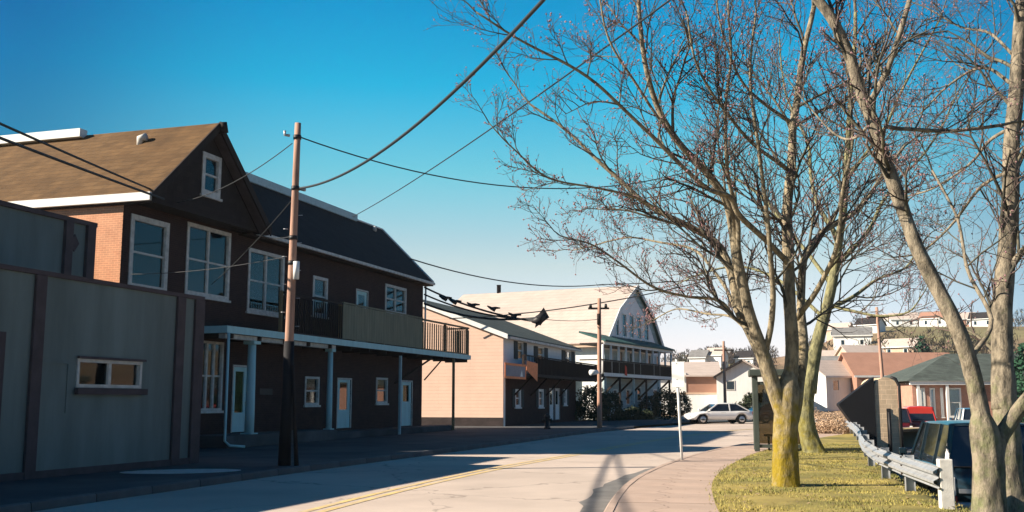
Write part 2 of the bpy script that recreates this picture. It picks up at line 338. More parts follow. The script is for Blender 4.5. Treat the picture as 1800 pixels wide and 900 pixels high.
# ------------------------------------------------------------------ road layout tables (Y -> X)
KERB_R = smooth_tab([(2,-.6),(9,.5),(15.5,1.42),(20.4,2.38),(25.9,4.0),(31.6,6.1),(37.9,8.9),(46,13),(54,18.5),(60,26),(64,40),(66,70)])
KERB_L = smooth_tab([(2,-9.6),(9,-8.3),(14.7,-7.1),(20.4,-5.6),(25.9,-4.0),(32.4,-1.9),(40.6,.6),(50,3.4),(58,6.4),(66,9.8),(75,15.5),(81,26),(85,70)])
YELLOW = smooth_tab([(2,-5.2),(9,-4.1),(14.7,-3.0),(20.4,-1.65),(25.9,0),(32.4,2.35),(40,5.0),(48,8.2),(56,12.0),(62,16.5),(68,24),(72,40)])
def offset(tab, d):
    o = []
    for i, (y, x) in enumerate(tab):
        y0, x0 = tab[max(i-1, 0)]; y1, x1 = tab[min(i+1, len(tab)-1)]
        t = Vector((x1-x0, y1-y0)).normalized(); o.append((y - t.x*d, x + t.y*d))      # d > 0: to the right
    return o
def ribbon(mb, A, B, z0, z1=None, thick=0):
    z1 = z0 if z1 is None else z1; n = min(len(A), len(B))
    v = [(A[i][1], A[i][0], z0) for i in range(n)] + [(B[i][1], B[i][0], z1) for i in range(n)]
    f = [(i, i+n, i+n+1, i+1) for i in range(n-1)]; mb.add(v, f)
    if thick:
        for T, z in ((A, z0), (B, z1)):
            v = [(T[i][1], T[i][0], z) for i in range(n)] + [(T[i][1], T[i][0], z-thick) for i in range(n)]
            mb.add(v, f)
RAIL = [(10.5,4.95),(14.4,5.92),(17.0,6.42),(19.7,7.00),(23.5,8.05),(27.3,9.25),(31.1,10.5),(34.9,11.7),(38.7,12.85),(42.5,14.0),(46.0,15.0)]
railx = lambda y: interp(RAIL, y) if y < 46 else 15.0 + (y-46)*.5

# terrain: one sheet to the horizon, with the lower lot on the right and the hill beyond
def sstep(a, b, t):
    t = max(0, min(1, (t-a)/(b-a))); return t*t*(3-2*t)
def terrain(x, y):
    z = -.07
    q = x - railx(min(max(y, 5), 58))
    if y < 90: z += -.86*sstep(-1.2, .1, q)*(1-sstep(52, 58, y))*sstep(-2, 3, x)
    if y > 95:
        d = math.hypot(x, y); a = x/max(y, 1)
        side = .12 + .46*sstep(.03, .22, a) + .52*sstep(.25, .36, a) - .12*sstep(.5, .9, a)
        z += 22.5*side*sstep(95, 420, d) + (3*math.sin(x*.011+1)+2*math.sin(y*.017+x*.02))*sstep(180, 420, d)
        z -= 14*sstep(480, 1200, d)
    return z
xs = [-3000,-1500,-800,-400,-200,-120,-60,-30,-15,-8] + [i*1.0 for i in range(-4, 40)] + [40+i*4 for i in range(0, 30)] + [160+i*14 for i in range(0, 24)] + [520,700,1000,1600,3000]
ys = [-1500,-400,-100,-30,-10] + [i*1.5 for i in range(-2, 62)] + [95+i*7 for i in range(0, 60)] + [540,600,700,900,1300,2000,3500]
mb = MB(); nx = len(xs)
mb.add([(x, y, terrain(x, y)) for y in ys for x in xs], [(j*nx+i, j*nx+i+1, (j+1)*nx+i+1, (j+1)*nx+i) for j in range(len(ys)-1) for i in range(nx-1)], True)
tag(mb.build('ground', M['earth']), kind='structure')

# road, centre lines, kerbs, pavements
mb = MB(); ribbon(mb, KERB_L, KERB_R, 0.0); tag(mb.build('road', M['asphalt']), kind='structure')
# resample tables to a common count is implicit: all three share the same number of samples per span
mb = MB()
for a, b in ((-.19, -.06), (.06, .19)): ribbon(mb, offset(YELLOW, a), offset(YELLOW, b), .006)
tag(mb.build('road_marking', M['yellow']), 'faded double yellow line along the middle of the road', kind='structure')
def kerb_stones(tab, side, nm, m):
    """each kerb stone a piece of its own"""
    root = bpy.data.objects.new(nm, None); COL.objects.link(root); tag(root, kind='structure')
    L = []; acc = 0; pts = [Vector((x, y)) for y, x in tab]
    step = 1.5; p = pts[0]; i = 1; outp = [p]
    while i < len(pts):
        d = (pts[i]-p).length
        if d < step - acc: acc += d; p = pts[i]; i += 1
        else:
            p = p + (pts[i]-p)*((step-acc)/d); outp.append(p); acc = 0
    for a, b in zip(outp, outp[1:]):
        if b.y > 60 or a.y < 6: continue
        k = MB(); d = b-a; l = d.length; g = .012
        k.prism([(0, -.1), (.02 , .115), (.04, .135), (.15, .135), (.15, -.1)], g, l-g, 'x')
        if side < 0:
            k = MB(); k.prism([(0, -.1), (-.02, .115), (-.04, .135), (-.15, .135), (-.15, -.1)], g, l-g, 'x')
        o = k.build('kerb_stone', m, root); o.location = (a.x, a.y, 0); o.rotation_euler = (0, 0, math.atan2(d.y, d.x))
    return root
kerb_stones(KERB_R, -1, 'kerb', M['concrete'])
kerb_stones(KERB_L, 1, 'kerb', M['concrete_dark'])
KR1 = offset(KERB_R, .15); KR2 = offset(KERB_R, 1.55)
def slabs(A, B, z, nm, m, step, ymax, ymin=8):
    root = bpy.data.objects.new(nm, None); COL.objects.link(root); tag(root, kind='structure')
    base = MB(); ribbon(base, A, B, z-.02); base.build('bedding', M['concrete_dark'], root)
    n = min(len(A), len(B)); a = [Vector((A[i][1], A[i][0], z)) for i in range(n)]; b = [Vector((B[i][1], B[i][0], z)) for i in range(n)]
    cum = [0]
    for i in range(1, n): cum.append(cum[-1] + ((a[i]+b[i])/2-(a[i-1]+b[i-1])/2).length)
    def P(t):
        for i in range(n-1):
            if t <= cum[i+1]:
                f = (t-cum[i])/(cum[i+1]-cum[i]); return a[i].lerp(a[i+1], f), b[i].lerp(b[i+1], f)
        return a[-1], b[-1]
    t = 0
    while t + step < cum[-1]:
        p0, q0 = P(t+.012); p1, q1 = P(t+step-.012); t += step
        if p0.y < ymin or p1.y > ymax: continue
        dz = random.uniform(-.004, .004)
        k = MB(); c = (p0+q1)/2
        vs_ = [p0-c, q0-c, q1-c, p1-c]
        k.add([v + Vector((0,0,dz)) for v in vs_] + [v + Vector((0,0,-.03)) for v in vs_], [(0,1,2,3),(0,4,5,1),(1,5,6,2),(2,6,7,3),(3,7,4,0)])
        k.build('slab', m, root).location = c
    return root
slabs(KR1, KR2, .13, 'pavement', M['concrete'], 1.5, 60)
WF = Facade(-9.9, 34, .315)                      # plane of the brick house front
SF = Facade(-7.75, 24.4, .315)                   # plane of the stucco building front
KL1 = offset(KERB_L, -.15)
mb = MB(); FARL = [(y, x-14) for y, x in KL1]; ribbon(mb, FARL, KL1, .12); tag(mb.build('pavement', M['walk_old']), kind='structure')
mb = MB()
mb.add([(-6.95+1.25*math.cos(t)*.95, 21.95+math.sin(t)*.75+math.cos(t)*.25, .127) for t in [i*math.pi/10 for i in range(20)]], [tuple(range(20))])
tag(mb.build('concrete_patch', M['white_dirty']), 'pale oval concrete patch in the dark pavement beside the grey stucco building', kind='structure')
mb = MB(); A = []
for y in [13+i*.6 for i in range(23)]:
    x = interp([(a, b) for a, b in KERB_R], y); wdt = .12+.42*abs(math.sin((y-13)*.23))*(.7+.5*noise.noise(Vector((y*1.3, 0, 0))))
    A.append(((x-.12-wdt, y, .005), (x-.05, y, .005)))
mb.add([p for a in A for p in a], [(2*i, 2*i+1, 2*i+3, 2*i+2) for i in range(len(A)-1)])
tag(mb.build('asphalt_patch', M['asphalt_patch']), 'dark stained asphalt in the gutter beside the right kerb', kind='structure')

# lawn strip and slope down to the lot
mb = MB(); rows = []; Yr = [6+i*.5 for i in range(100)]
k2 = sorted(KR2)
for y in Yr:
    x0 = interp(k2, y) + .0; xr = railx(y); row = []
    cols = [x0 + (xr+.4-x0)*t/14 for t in range(15)] + [xr+.5, xr+.65, xr+.8, xr+.95, xr+1.3]
    for x in cols:
        q = x-xr; z = .14 + .035*noise.noise(Vector((x*.9, y*.9, 0))) - .97*sstep(.3, .85, q)
        if x < x0+.05: z = .135
        row.append((x, y, z))
    rows.append(row)
nc = len(rows[0]); mb.add([p for r in rows for p in r], [(j*nc+i, j*nc+i+1, (j+1)*nc+i+1, (j+1)*nc+i) for j in range(len(rows)-1) for i in range(nc-1)], True)
tag(mb.build('lawn', M['lawn']), kind='structure')
mb = MB()
for i in range(38000):
    y = 10 + 26*random.random()**1.25; x0 = interp(k2, y); xr = railx(y); x = random.uniform(x0-.10 if i % 9 == 0 else x0, xr+.35)
    if noise.noise(Vector((x*1.2, y*1.2, 3))) < -.22: continue
    z = .13 - .97*sstep(.35, 1.2, x-xr); h = random.uniform(.02, .055); a = random.uniform(0, 6.28); w = random.uniform(.005, .009)
    dx, dy = math.cos(a)*w, math.sin(a)*w; lx, ly = random.uniform(-.6, .6)*h, random.uniform(-.6, .6)*h
    mb.add([(x-dx, y-dy, z), (x+dx, y+dy, z), (x+lx, y+ly, z+h)], [(0,1,2)])
tag(mb.build('grass', M['blade']), 'short yellowing lawn grass under the bare trees', 'grass', kind='stuff')
mb = MB()
for i in range(1600):
    y = 11 + 24*random.random(); x0 = interp(k2, y); x = random.uniform(x0-.5, railx(y)+.2); z = .185 if x > x0 else .138
    a = random.uniform(0, 6.28); w = random.uniform(.015, .035); q = Vector((x, y, z-.015)); u_ = Vector((math.cos(a), math.sin(a), random.uniform(-.3, .5)))*w; v_ = Vector((-math.sin(a), math.cos(a), random.uniform(-.2, .4)))*w*.6
    mb.add([q-u_, q+v_, q+u_, q-v_], [(0,1,2,3)])
tag(mb.build('leaf_litter', M['wood_rail']), 'small dry brown leaves scattered on the lawn and pavement edge', 'leaf litter', kind='stuff')
mb = MB(); pl = []
for y in [6+i*2 for i in range(35)]: pl.append((railx(min(y, 60))+1.1, y))
mb.add([(x, y, -.78) for x, y in pl] + [(75, y, -.78) for x, y in pl], [(i, i+35, i+36, i+1) for i in range(34)])
tag(mb.build('parking_lot', M['asphalt_lot']), kind='structure')

# ------------------------------------------------------------------ building parts
def window(parent, x0, x1, z0, z1, y=0.0, fr=.09, mull=1, rails=1, back='curtain', backd=.09, proud=.03, frame_m='white_dirty', sill=True, cover=1.0):
    """sash window set in an opening; y is the outside wall face"""
    f = MB(); yy0, yy1 = y-proud, y+.11
    f.box(x0, x0+fr, yy0, yy1, z0, z1).box(x1-fr, x1, yy0, yy1, z0, z1).box(x0+fr, x1-fr, yy0, yy1, z1-fr, z1).box(x0+fr, x1-fr, yy0, yy1, z0, z0+fr)
    w = f.build('window', M[frame_m], parent)
    a, b, c, d = x0+fr, x1-fr, z0+fr, z1-fr
    for k in range(mull):
        xm = a + (b-a)*(k+1)/(mull+1); MB().box(xm-.045, xm+.045, y+.0, y+.09, c, d).build('mullion', M[frame_m], w)
    seg = [a] + [a+(b-a)*(k+1)/(mull+1) for k in range(mull)] + [b]
    for k in range(mull+1):
        l, r = seg[k]+(.045 if k else 0), seg[k+1]-(.045 if k < mull else 0)
        for j in range(rails):
            zm = c+(d-c)*(j+1)/(rails+1); MB().box(l, r, y+.02, y+.08, zm-.03, zm+.03).build('sash', M[frame_m], w)
        zz = [c] + [c+(d-c)*(j+1)/(rails+1) for j in range(rails)] + [d]
        for j in range(rails+1):
            MB().box(l, r, y+.055, y+.061, zz[j]+(.03 if j else 0), zz[j+1]-(.03 if j < rails else 0)).build('pane', M['glass'], w)
        if back:
            n = 12; bm_ = MB(); zc = d-(d-c)*cover
            pts = [(l+(r-l)*i/n, y+backd+.012*math.sin(i*2.3+l)) for i in range(n+1)]
            bm_.add([(p, q, zc) for p, q in pts] + [(p, q, d) for p, q in pts], [(i, i+1, i+n+2, i+n+1) for i in range(n)], True)
            bm_.build('curtain', M[back], w)
    if sill: MB().box(x0-.06, x1+.06, y-.08, y-.001, z0-.08, z0-.003).build('sill', M[frame_m], w)
    return w
def door(parent, x0, x1, z0, z1, y=0.0, m='white', lite=(.3, .95), glassback='interior', item=None):
    f = MB(); fr = .06
    f.box(x0-fr, x0, y-.02, y+.12, z0, z1+fr).box(x1, x1+fr, y-.02, y+.12, z0, z1+fr).box(x0, x1, y-.02, y+.12, z1, z1+fr)
    f.build('door_frame', M['wood_dark' if m == 'brown' else 'white_dirty'], parent)
    h = z1-z0; a, b = z0+h*lite[0], z0+h*lite[1]; s = (x1-x0)*.2
    dmb = MB(); dmb.wall(x0+.006, x1-.006, z0+.01, z1-.006, y+.03, y+.075, [(x0+s, x1-s, a, b)])
    d = dmb.build('door', M[m], parent)
    MB().box(x0+s, x1-s, y+.05, y+.056, a, b).build('pane', M['glass'], d)
    k = MB(); k.tube([(x1-.07, y+.03, z0+1.0), (x1-.07, y-.03, z0+1.0)], [.012, .03], 8); k.build('handle', M['steel'], d)
    if item: MB().box(x0+s+.04, x1-s-.04, y+.09, y+.10, a+.1*h, a+.1*h+.35).build('poster', M[item], d)
    return d

# ------------------------------------------------------------------ 1. grey stucco building (left edge)
b1 = thing('stucco_building', 'low grey stucco building with dark pilasters and a wide sliding window, at the left edge', 'building', SF.o, SF.rot)
sx1 = SF.hit(347, 700)[0]; zt = 4.02; x0 = -17
win = [(*[SF.hit(134, 650)[0], SF.hit(248, 650)[0]], SF.hit(190, 682)[1], SF.hit(190, 633)[1])]
mb = MB(); mb.wall(x0, sx1, .12, zt, 0, .25, win); mb.box(x0, sx1, 9, 9.25, .12, zt); mb.box(sx1-.25, sx1, .25, 9, .12, zt); mb.box(x0, x0+.25, .25, 9, .12, zt)
mb.build('wall', M['stucco'], b1)
MB().box(x0+.3, sx1-.3, .3, 8.9, zt-.3, zt-.12).build('roof', M['roof_grey'], b1)
MB().box(x0, sx1+.05, -.06, .3, zt, zt+.09).build('coping', M['stucco_trim'], b1)
def pil(px0, px1, y0=-.07):
    a = SF.hit(px0, 700)[0]; b = SF.hit(px1, 700)[0]; MB().box(a, b, y0, -.002, .12, zt-.005).build('pilaster', M['stucco_trim'], b1, bevel=.01)
pil(47, 66); pil(302, 316); pil(334, 350)
MB().box(x0, sx1, -.05, -.001, .12, .26).build('plinth', M['stucco_trim'], b1)
wx0, wx1, wz0, wz1 = win[0]
w = window(b1, wx0, wx1, wz0, wz1, 0, fr=.07, mull=1, rails=0, back=None, sill=False, frame_m='white_dirty')
MB().box(wx0-.05, wx1+.1, -.13, -.034, wz0-.14, wz0-.01).build('sill', M['stucco_trim'], w)
MB().box(wx0-.03, wx1+.06, -.09, -.035, wz1+.003, wz1+.05).build('lintel', M['stucco_trim'], w)
MB().box(wx0+.9, wx0+1.4, 1.2, 1.6, .4, wz1-.05).build('curtain', M['wood_panel'], w)
mb = MB(); mb.box(x0+.3, sx1-.3, 2.5, 2.52, .2, 3.6); mb.build('interior_wall', M['interior'], b1)
px_a, pz_a = SF.hit(70, 635); px_b = SF.hit(122, 635)[0]
mb = MB(); mb.box(px_a, px_b, -.025, -.001, pz_a-.03, pz_a+.03).box(px_b-.05, px_b, -.02, -.0015, pz_a-1.0, pz_a-.03); mb.build('conduit', M['stucco'], b1)
mb = MB(); dx0 = SF.hit(-40, 600)[0]; dx1 = SF.hit(8, 600)[0]
mb.box(dx0, dx1, -.03, -.001, .26, SF.hit(4, 583)[1]); mb.build('door', M['stucco_trim'], b1, 'grey steel door at the left end')
# raised block on its roof, set back
d2 = 4.6
ux1 = SF.hit(160, 480, d2)[0]; ztop = SF.hit(110, 387, d2)[1]
mb = MB(); mb.box(-17, ux1-.002, d2, d2+5.2, zt-.12, ztop); mb.build('upper_storey', M['stucco'], b1, 'grey stucco upper storey set back on the roof')
MB().box(-17, ux1+.06, d2-.08, d2+5.3, ztop, ztop+.12).build('coping', M['stucco_trim'], b1)
pa = SF.hit(107, 480, d2)[0]; pb = SF.hit(120, 480, d2)[0]; pc = SF.hit(146, 480, d2)[0]
MB().box(pa, pb, d2-.1, d2-.002, zt-.1, ztop-.004).build('pilaster', M['stucco_trim'], b1)
MB().box(pc, ux1, d2-.1, d2-.002, zt-.1, ztop-.004).build('pilaster', M['stucco_trim'], b1)
cx, cz = SF.hit(130, 427, d2)
mb = MB(); mb.prism([(cx-.17, cz), (cx, cz-.24), (cx+.17, cz), (cx, cz+.24)], d2-.03, d2-.001, 'y'); mb.build('diamond_ornament', M['stucco_trim'], b1)
MB().box(-17, pa-.01, d2-.05, d2-.001, zt-.1, zt+.55).build('panel', M['stucco_trim'], b1)

# ------------------------------------------------------------------ 2. brick house with gable and balcony
b2 = thing('brick_house', 'dark brick house with tan gabled roof, upper balcony and white porch posts', 'house', WF.o, WF.rot)
H = lambda px, py, d=0: WF.hit(px, py, d)
c0 = H(213, 450)[0]; c1 = H(742, 650)[0]; ze = 7.5
def rect(px0, px1, py0, py1, d=0):
    pm = (px0+px1)/2; return (H(px0, py0, d)[0], H(px1, py0, d)[0], H(pm, py1, d)[1], H(pm, py0, d)[1])
up = [rect(230,298,384,512), rect(329,406,400,523), rect(437,500,443,552), rect(550,576,487,556), rect(677,714,503,552)]
udoor = rect(627,646,512,590); udoor = (udoor[0], udoor[1], 4.0, udoor[3])
g_shop = rect(350,393,600,722); gw1 = rect(536,561,662,712); gw2 = rect(661,681,664,709)
gd1 = rect(411,436,645,752); gd2 = rect(594,617,667,757); gd3 = rect(706,724,671,750)
gd1 = (gd1[0], gd1[1], .52, gd1[3]); gd2 = (gd2[0], gd2[1], .46, gd2[3]); gd3 = (gd3[0], gd3[1], .40, gd3[3])
holes = up + [udoor, g_shop, gw1, gw2, gd1, gd2, gd3]
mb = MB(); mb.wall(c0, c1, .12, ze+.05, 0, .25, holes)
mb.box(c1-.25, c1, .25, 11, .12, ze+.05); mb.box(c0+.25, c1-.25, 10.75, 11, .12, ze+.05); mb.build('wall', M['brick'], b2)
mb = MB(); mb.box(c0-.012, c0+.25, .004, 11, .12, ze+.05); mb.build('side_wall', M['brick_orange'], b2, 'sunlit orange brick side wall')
MB().box(c0+.25, c1-.25, 1.6, 1.62, .12, 7.4).build('interior_wall', M['interior'], b2)
MB().box(c0+.25, c1-.25, .26, 1.59, 3.75, 3.9).build('floor_slab', M['interior'], b2)
for i, r in enumerate(up):
    dbl = 0 if i in (3,) else 1
    window(b2, *r, 0, fr=.12 if i != 0 else .16, mull=0 if i in (0, 3) else 1, rails=1, back='blind_teal' if i == 0 else 'curtain_skylit', cover=[1,.95,.86,.8,1][i])
window(b2, *g_shop, 0, fr=.08, mull=2, rails=1, back='curtain', cover=.45, frame_m='white_dirty')
window(b2, *gw1, 0, fr=.09, mull=0, rails=1, back=None); window(b2, *gw2, 0, fr=.09, mull=0, rails=1, back='curtain', cover=.45)
door(b2, *gd1, m='white_shaded', lite=(.30, .93)); door(b2, *gd2, m='white_shaded', lite=(.38, .94), item='red_cloth'); door(b2, *gd3, m='white_shaded', lite=(.55, .92)); door(b2, *udoor, m='white_shaded', lite=(.5, .93))
a, b_, z_lo, z_hi = rect(455, 478, 683, 694)
MB().box(a, b_, -.03, -.001, z_lo, z_hi).build('plaque', M['black_iron'], b2)
# gable wing roof: ridge runs back from the street
FO = 1.05
ga = H(268, 345, -FO)[0]; gb = H(474, 402, -FO)[0]; gz = H(386, 216, -FO)[1]
gm = H(386, 216, -FO)[0]
ge = 7.55; back = 13
t = .16
def slope_slab(mb, xa, za, xb, zb, y0, y1, th=t): # slab between two edges seen in xz
    mb.prism([(xa, za), (xb, zb), (xb, zb-th*1.3), (xa, za-th*1.3)], y0, y1, 'y')
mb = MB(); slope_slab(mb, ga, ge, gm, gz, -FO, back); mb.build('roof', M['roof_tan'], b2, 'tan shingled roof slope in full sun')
mb = MB(); slope_slab(mb, gm, gz, gb, ge, -FO, back); mb.build('roof', M['roof_dark'], b2, 'shaded far slope of the gable roof')  # same gable roof as the tan slope, its shade put into the dark colour
GY = -.72
at_ = rect(356, 389, 272, 346, GY)
g = MB(); ah = at_
# gable wall split round the attic window
zl = lambda x: (ge-.1 + (gz-.3-ge+.1)*(x-(ga+.35))/(gm-ga-.35)) if x < gm else (ge-.1 + (gz-.3-ge+.1)*((gb-.3)-x)/((gb-.3)-gm))
L0, L1 = ga+.35, gb-.3
g.prism([(L0, ge-.1), (ah[0], ge-.1), (ah[0], zl(ah[0]))], GY, GY+.2, 'y')
g.prism([(ah[1], ge-.1), (L1, ge-.1), (ah[1], zl(ah[1]))] if ah[0] < gm < ah[1] or ah[1] > gm else [(ah[1], ge-.1), (L1, ge-.1), (gm, gz-.3), (ah[1], zl(ah[1]))], GY, GY+.2, 'y')
top = [(ah[0], ah[3]), (ah[1], ah[3])] + ([(ah[1], zl(ah[1])), (gm, gz-.3)] if ah[0] < gm < ah[1] else [(ah[1], zl(ah[1]))]) + [(ah[0], zl(ah[0]))]
g.prism(top, GY, GY+.2, 'y')
if ah[2] > ge-.1: g.prism([(ah[0], ge-.1), (ah[1], ge-.1), (ah[1], ah[2]), (ah[0], ah[2])], GY, GY+.2, 'y')
g.build('gable', M['gable_shingle'], b2)
MB().box(ah[0]-.3, ah[1]+.3, GY+.7, GY+.72, ge-.1, ah[3]+.1).build('interior_wall', M['interior'], b2)
window(b2, *ah, GY, fr=.16, mull=0, rails=1, back='blind_teal', backd=.2)
MB().box(L0, L1, GY+.001, -.002, ge-.17, ge-.101).build('soffit', M['wood_dark'], b2)
# bargeboards, eave boards, soffit
def board(xa, za, xb, zb, nm, m, y=-FO-.06, w=.24, y1=-FO-.005):
    k = MB(); k.prism([(xa, za), (xb, zb), (xb, zb-w*1.3), (xa, za-w*1.3)], y, y1, 'y'); return k.build(nm, M[m], b2)
board(ga-.04, ge+.02, gm, gz+.04, 'bargeboard', 'wood_dark'); board(gm, gz+.04, gb+.04, ge+.02, 'bargeboard', 'wood_dark')
k = MB(); k.prism([(gm+.1, gz-.33), (gb-.02, ge-.23), (gb-.02, ge-.27), (gm+.1, gz-.37)], -FO, GY-.002, 'y'); k.build('soffit', M['stucco_trim'], b2)
MB().box(ga-.13, ga-.003, -FO, back, ge-.24, ge-.0).build('gutter', M['white'], b2, 'white gutter along the sunlit eave')
MB().box(ga+.0, max(c0-.02, ga+.06), -FO, back, ge-.30, ge-.24).build('soffit', M['wood_dark'], b2)
mb = MB(); mb.box(gm-.34, gm+.02, 4.1, back, gz-.12, gz+.16); mb.build('ridge_cap', M['white'], b2, 'white painted ridge box on the tan roof')
mb = MB(); mb.tube([(gm-.7, 1.4, gz-.75), (gm-.7, 1.4, gz-.5), (gm-.68, 1.2, gz-.46)], [.11, .13, .14], 10); mb.build('vent', M['white_dirty'], b2)
mb = MB(); mb.tube([(gm+.02, -FO-.12, gz+.02), (gm+.1, -FO-.12, gz-.32)], [.12, .14], 8); mb.build('finial', M['wood_dark'], b2)
# long wing roof: steep front slope then flat top
ex0, ex1 = gb-1.6, c1+.25; rz = H(672, 404, 2.3)[1]; rxe = H(672, 404, 2.3)[0]
mb = MB()
P = [(ex0, -.45, ze+.0), (ex1, -.45, ze+.0), (rxe, 2.3, rz), (gm+.4, 2.3, rz), (ex1, 11.4, ze), (ex0, 11.4, ze), (rxe, 8.6, rz), (gm+.4, 8.6, rz)]
mb.add(P, [(0,1,2,3), (1,4,6,2), (3,2,6,7), (4,5,7,6)]); mb.add([(p[0], p[1], p[2]-.14) for p in P], [(3,2,1,0)])
mb.add([P[0], P[1], (P[1][0], P[1][1], P[1][2]-.14), (P[0][0], P[0][1], P[0][2]-.14)], [(0,3,2,1)])
mb.add([P[1], P[4], (P[4][0], P[4][1], P[4][2]-.14), (P[1][0], P[1][1], P[1][2]-.14)], [(0,3,2,1)])
mb.build('roof', M['roof_dark'], b2, 'dark shingled roof over the long wing')
rxs = H(622, 386, 2.3)[0]
MB().box(gb-1.2, rxs, 2.1, 2.75, rz-.12, rz+.2).build('ridge_cap', M['blind_teal'], b2)
MB().bar((rxs+.02, 2.3, rz+.02), (rxe, 2.3, rz+.02), .12, .06).build('ridge_cap', M['white'], b2)
MB().bar((rxe+.02, 2.3, rz+.03), (ex1+.03, -.45, ze+.03), .14, .06).build('rake_trim', M['white'], b2)
vx, vz = H(657, 408, 2.0); mb = MB(); mb.tube([(vx, 1.95, rz-.35), (vx, 1.95, rz-.1)], .1, 8); mb.build('vent', M['white_dirty'], b2)
gx = gb+.1
for k in range(5):
    xa = gx+(ex1-gx)*k/5; MB().box(xa, gx+(ex1-gx)*(k+1)/5-.02, -.56, -.455, ze-.15+.01*(k%2), ze-.03).build('gutter', M['white_dirty'], b2)
MB().box(ex0+1.3, ex1, -.45, -.002, ze-.2, ze-.145).build('soffit', M['wood_dark'], b2)
mb = MB(); mb.tube([(c1+.06, -.12, ze-.15), (c1+.06, -.1, 4.1)], .05, 8); mb.build('downspout', M['white'], b2)
# bay base trim and band course
MB().box(c0, c1-.002, -.05, -.0015, 4.02, 4.14).build('band_course', M['wood_dark'], b2)
# porch deck, slab, posts
PD = -1.3; sz0, sz1 = 3.72, 3.92
s0 = H(398, 582, PD)[0]; s1 = H(826, 629, PD)[0]
MB().box(s0, s1, PD, -.052, sz0+.02, sz1).build('balcony_floor', M['wood_dark'], b2)
MB().box(s0-.03, s1+.03, PD-.045, PD-.002, sz0, sz1+.03).build('fascia', M['white_shaded'], b2, 'long white fascia board of the balcony')
MB().box(s0-.03, s0-.003, PD-.001, -.06, sz0, sz1+.03).build('fascia', M['white_shaded'], b2)
MB().box(s1+.003, s1+.03, PD-.001, -.06, sz0, sz1+.03).build('fascia', M['white_shaded'], b2)
for k in range(14):
    xx = s0+.4+k*(s1-s0-.8)/13; MB().box(xx-.04, xx+.04, PD+.01, -.06, sz0-.15, sz0+.015).build('joist', M['wood_dark'], b2)
p1 = H(440, 700, PD+.25)[0]; p2 = H(579, 700, PD+.25)[0]
for xx, r_ in ((p1, .155), (p2, .115)):
    mb = MB(); yy = PD+.25
    mb.tube([(xx, yy, .52), (xx, yy, 1.2), (xx, yy, 3.5)], [r_, r_, r_*.86], 16)
    o = mb.build('column', M['white_shaded'], b2); MB().box(xx-r_*1.35, xx+r_*1.35, yy-r_*1.35, yy+r_*1.35, .46, .54).build('base', M['white_shaded'], o, bevel=.01)
    MB().box(xx-r_*1.35, xx+r_*1.35, yy-r_*1.35, yy+r_*1.35, 3.46, 3.57).build('capital', M['white_shaded'], o, bevel=.01)
pe = H(797, 700, PD+.1)[0]
MB().box(pe-.055, pe+.055, PD+.05, PD+.16, .12, sz0).build('post', M['wood_rail'], b2, 'thin brown post under the balcony corner')
pt = H(703, 700, PD+.1)[0]
MB().box(pt-.05, pt+.05, PD+.05, PD+.15, .12, sz0).build('post', M['blind_teal'], b2, 'thin blue-grey post under the balcony')
MB().bar((H(742, 700)[0], -.1, 2.6), (H(780, 700, PD+.3)[0], PD+.35, 3.68), .07).build('brace', M['wood_dark'], b2)
MB().bar((c1-3.4, -.05, 2.4), (c1-1.2, PD+.25, 3.66), .07).build('brace', M['wood_dark'], b2)
pf = s0+.15
MB().box(s0+.1, H(590, 700, PD)[0], PD-.1, -.002, .12, .5).build('porch_deck', M['concrete_dark'], b2, bevel=.02)
MB().box(H(590, 700, PD)[0]+.003, c1+1.6, PD+.15, -.003, .12, .38).build('porch_step', M['walk_old'], b2, bevel=.02)
mb = MB(); mb.tube([(s0, PD-.09, sz0), (s0, PD-.09, .35), (s0+.12, PD-.2, .2), (s0+.5, PD-.5, .16)], .045, 8); mb.build('downspout', M['white_shaded'], b2)
# porch frieze beam
MB().box(s0+.15, p2+.2, PD+.13, PD+.37, 3.571, sz0-.004).build('beam', M['white_dirty'], b2)
# upper balcony railing: baluster run, solid boards, open end bay
r0 = H(500, 560, PD)[0]; r1 = H(604, 560, PD)[0]; r2 = H(744, 560, PD)[0]; r3 = s1-.02; rt = 5.38
bal = MB().box(-.02, .02, -.02, .02, 0, 1.28).mesh('baluster', M['wood_dark'])
bal2 = MB().box(-.03, .03, -.02, .02, 0, 1.28).mesh('baluster', M['wood_rail'])
def run(xa, xb, me, n, m, y=PD+.04):
    for i in range(n+1):
        o = bpy.data.objects.new('baluster', me); COL.objects.link(o); o.parent = b2; o.location = (xa+(xb-xa)*i/n, y, sz1+.06)
    MB().box(xa, xb, y-.045, y+.045, rt-.06, rt+.02).build('handrail', M[m], b2); MB().box(xa, xb, y-.03, y+.03, sz1+.03, sz1+.1).build('bottom_rail', M[m], b2)
run(r0, r1-.06, bal, 26, 'wood_dark')
nb = 34
for i in range(nb):     # vertical boards of the solid part
    xa = r1+(r2-r1)*i/nb; MB().box(xa, xa+(r2-r1)/nb-.012, PD+.02, PD+.045, sz1+.08, rt-.02+random.uniform(-.01, .01)).build('board', M['wood_panel'], b2)
MB().box(r1, r2, PD+.0, PD+.08, rt-.018+.02, rt+.06).build('handrail', M['wood_panel'], b2)
MB().box(r1, r2, PD+.047, PD+.1, sz1+.3, sz1+.4).build('bottom_rail', M['wood_panel'], b2)
for xx in (r0, r1-.03, (r1+r2)/2, r2, (r2+r3)/2, r3-.05): MB().box(xx-.06, xx+.06, PD+.101, PD+.2, sz1, rt+.05).build('post', M['wood_rail'], b2)
run(r2+.1, r3-.1, bal2, 22, 'wood_rail')
for i in range(9):
    o = bpy.data.objects.new('baluster', bal2); COL.objects.link(o); o.parent = b2; o.location = (r3-.03, PD+.15+i*.125, sz1+.06)
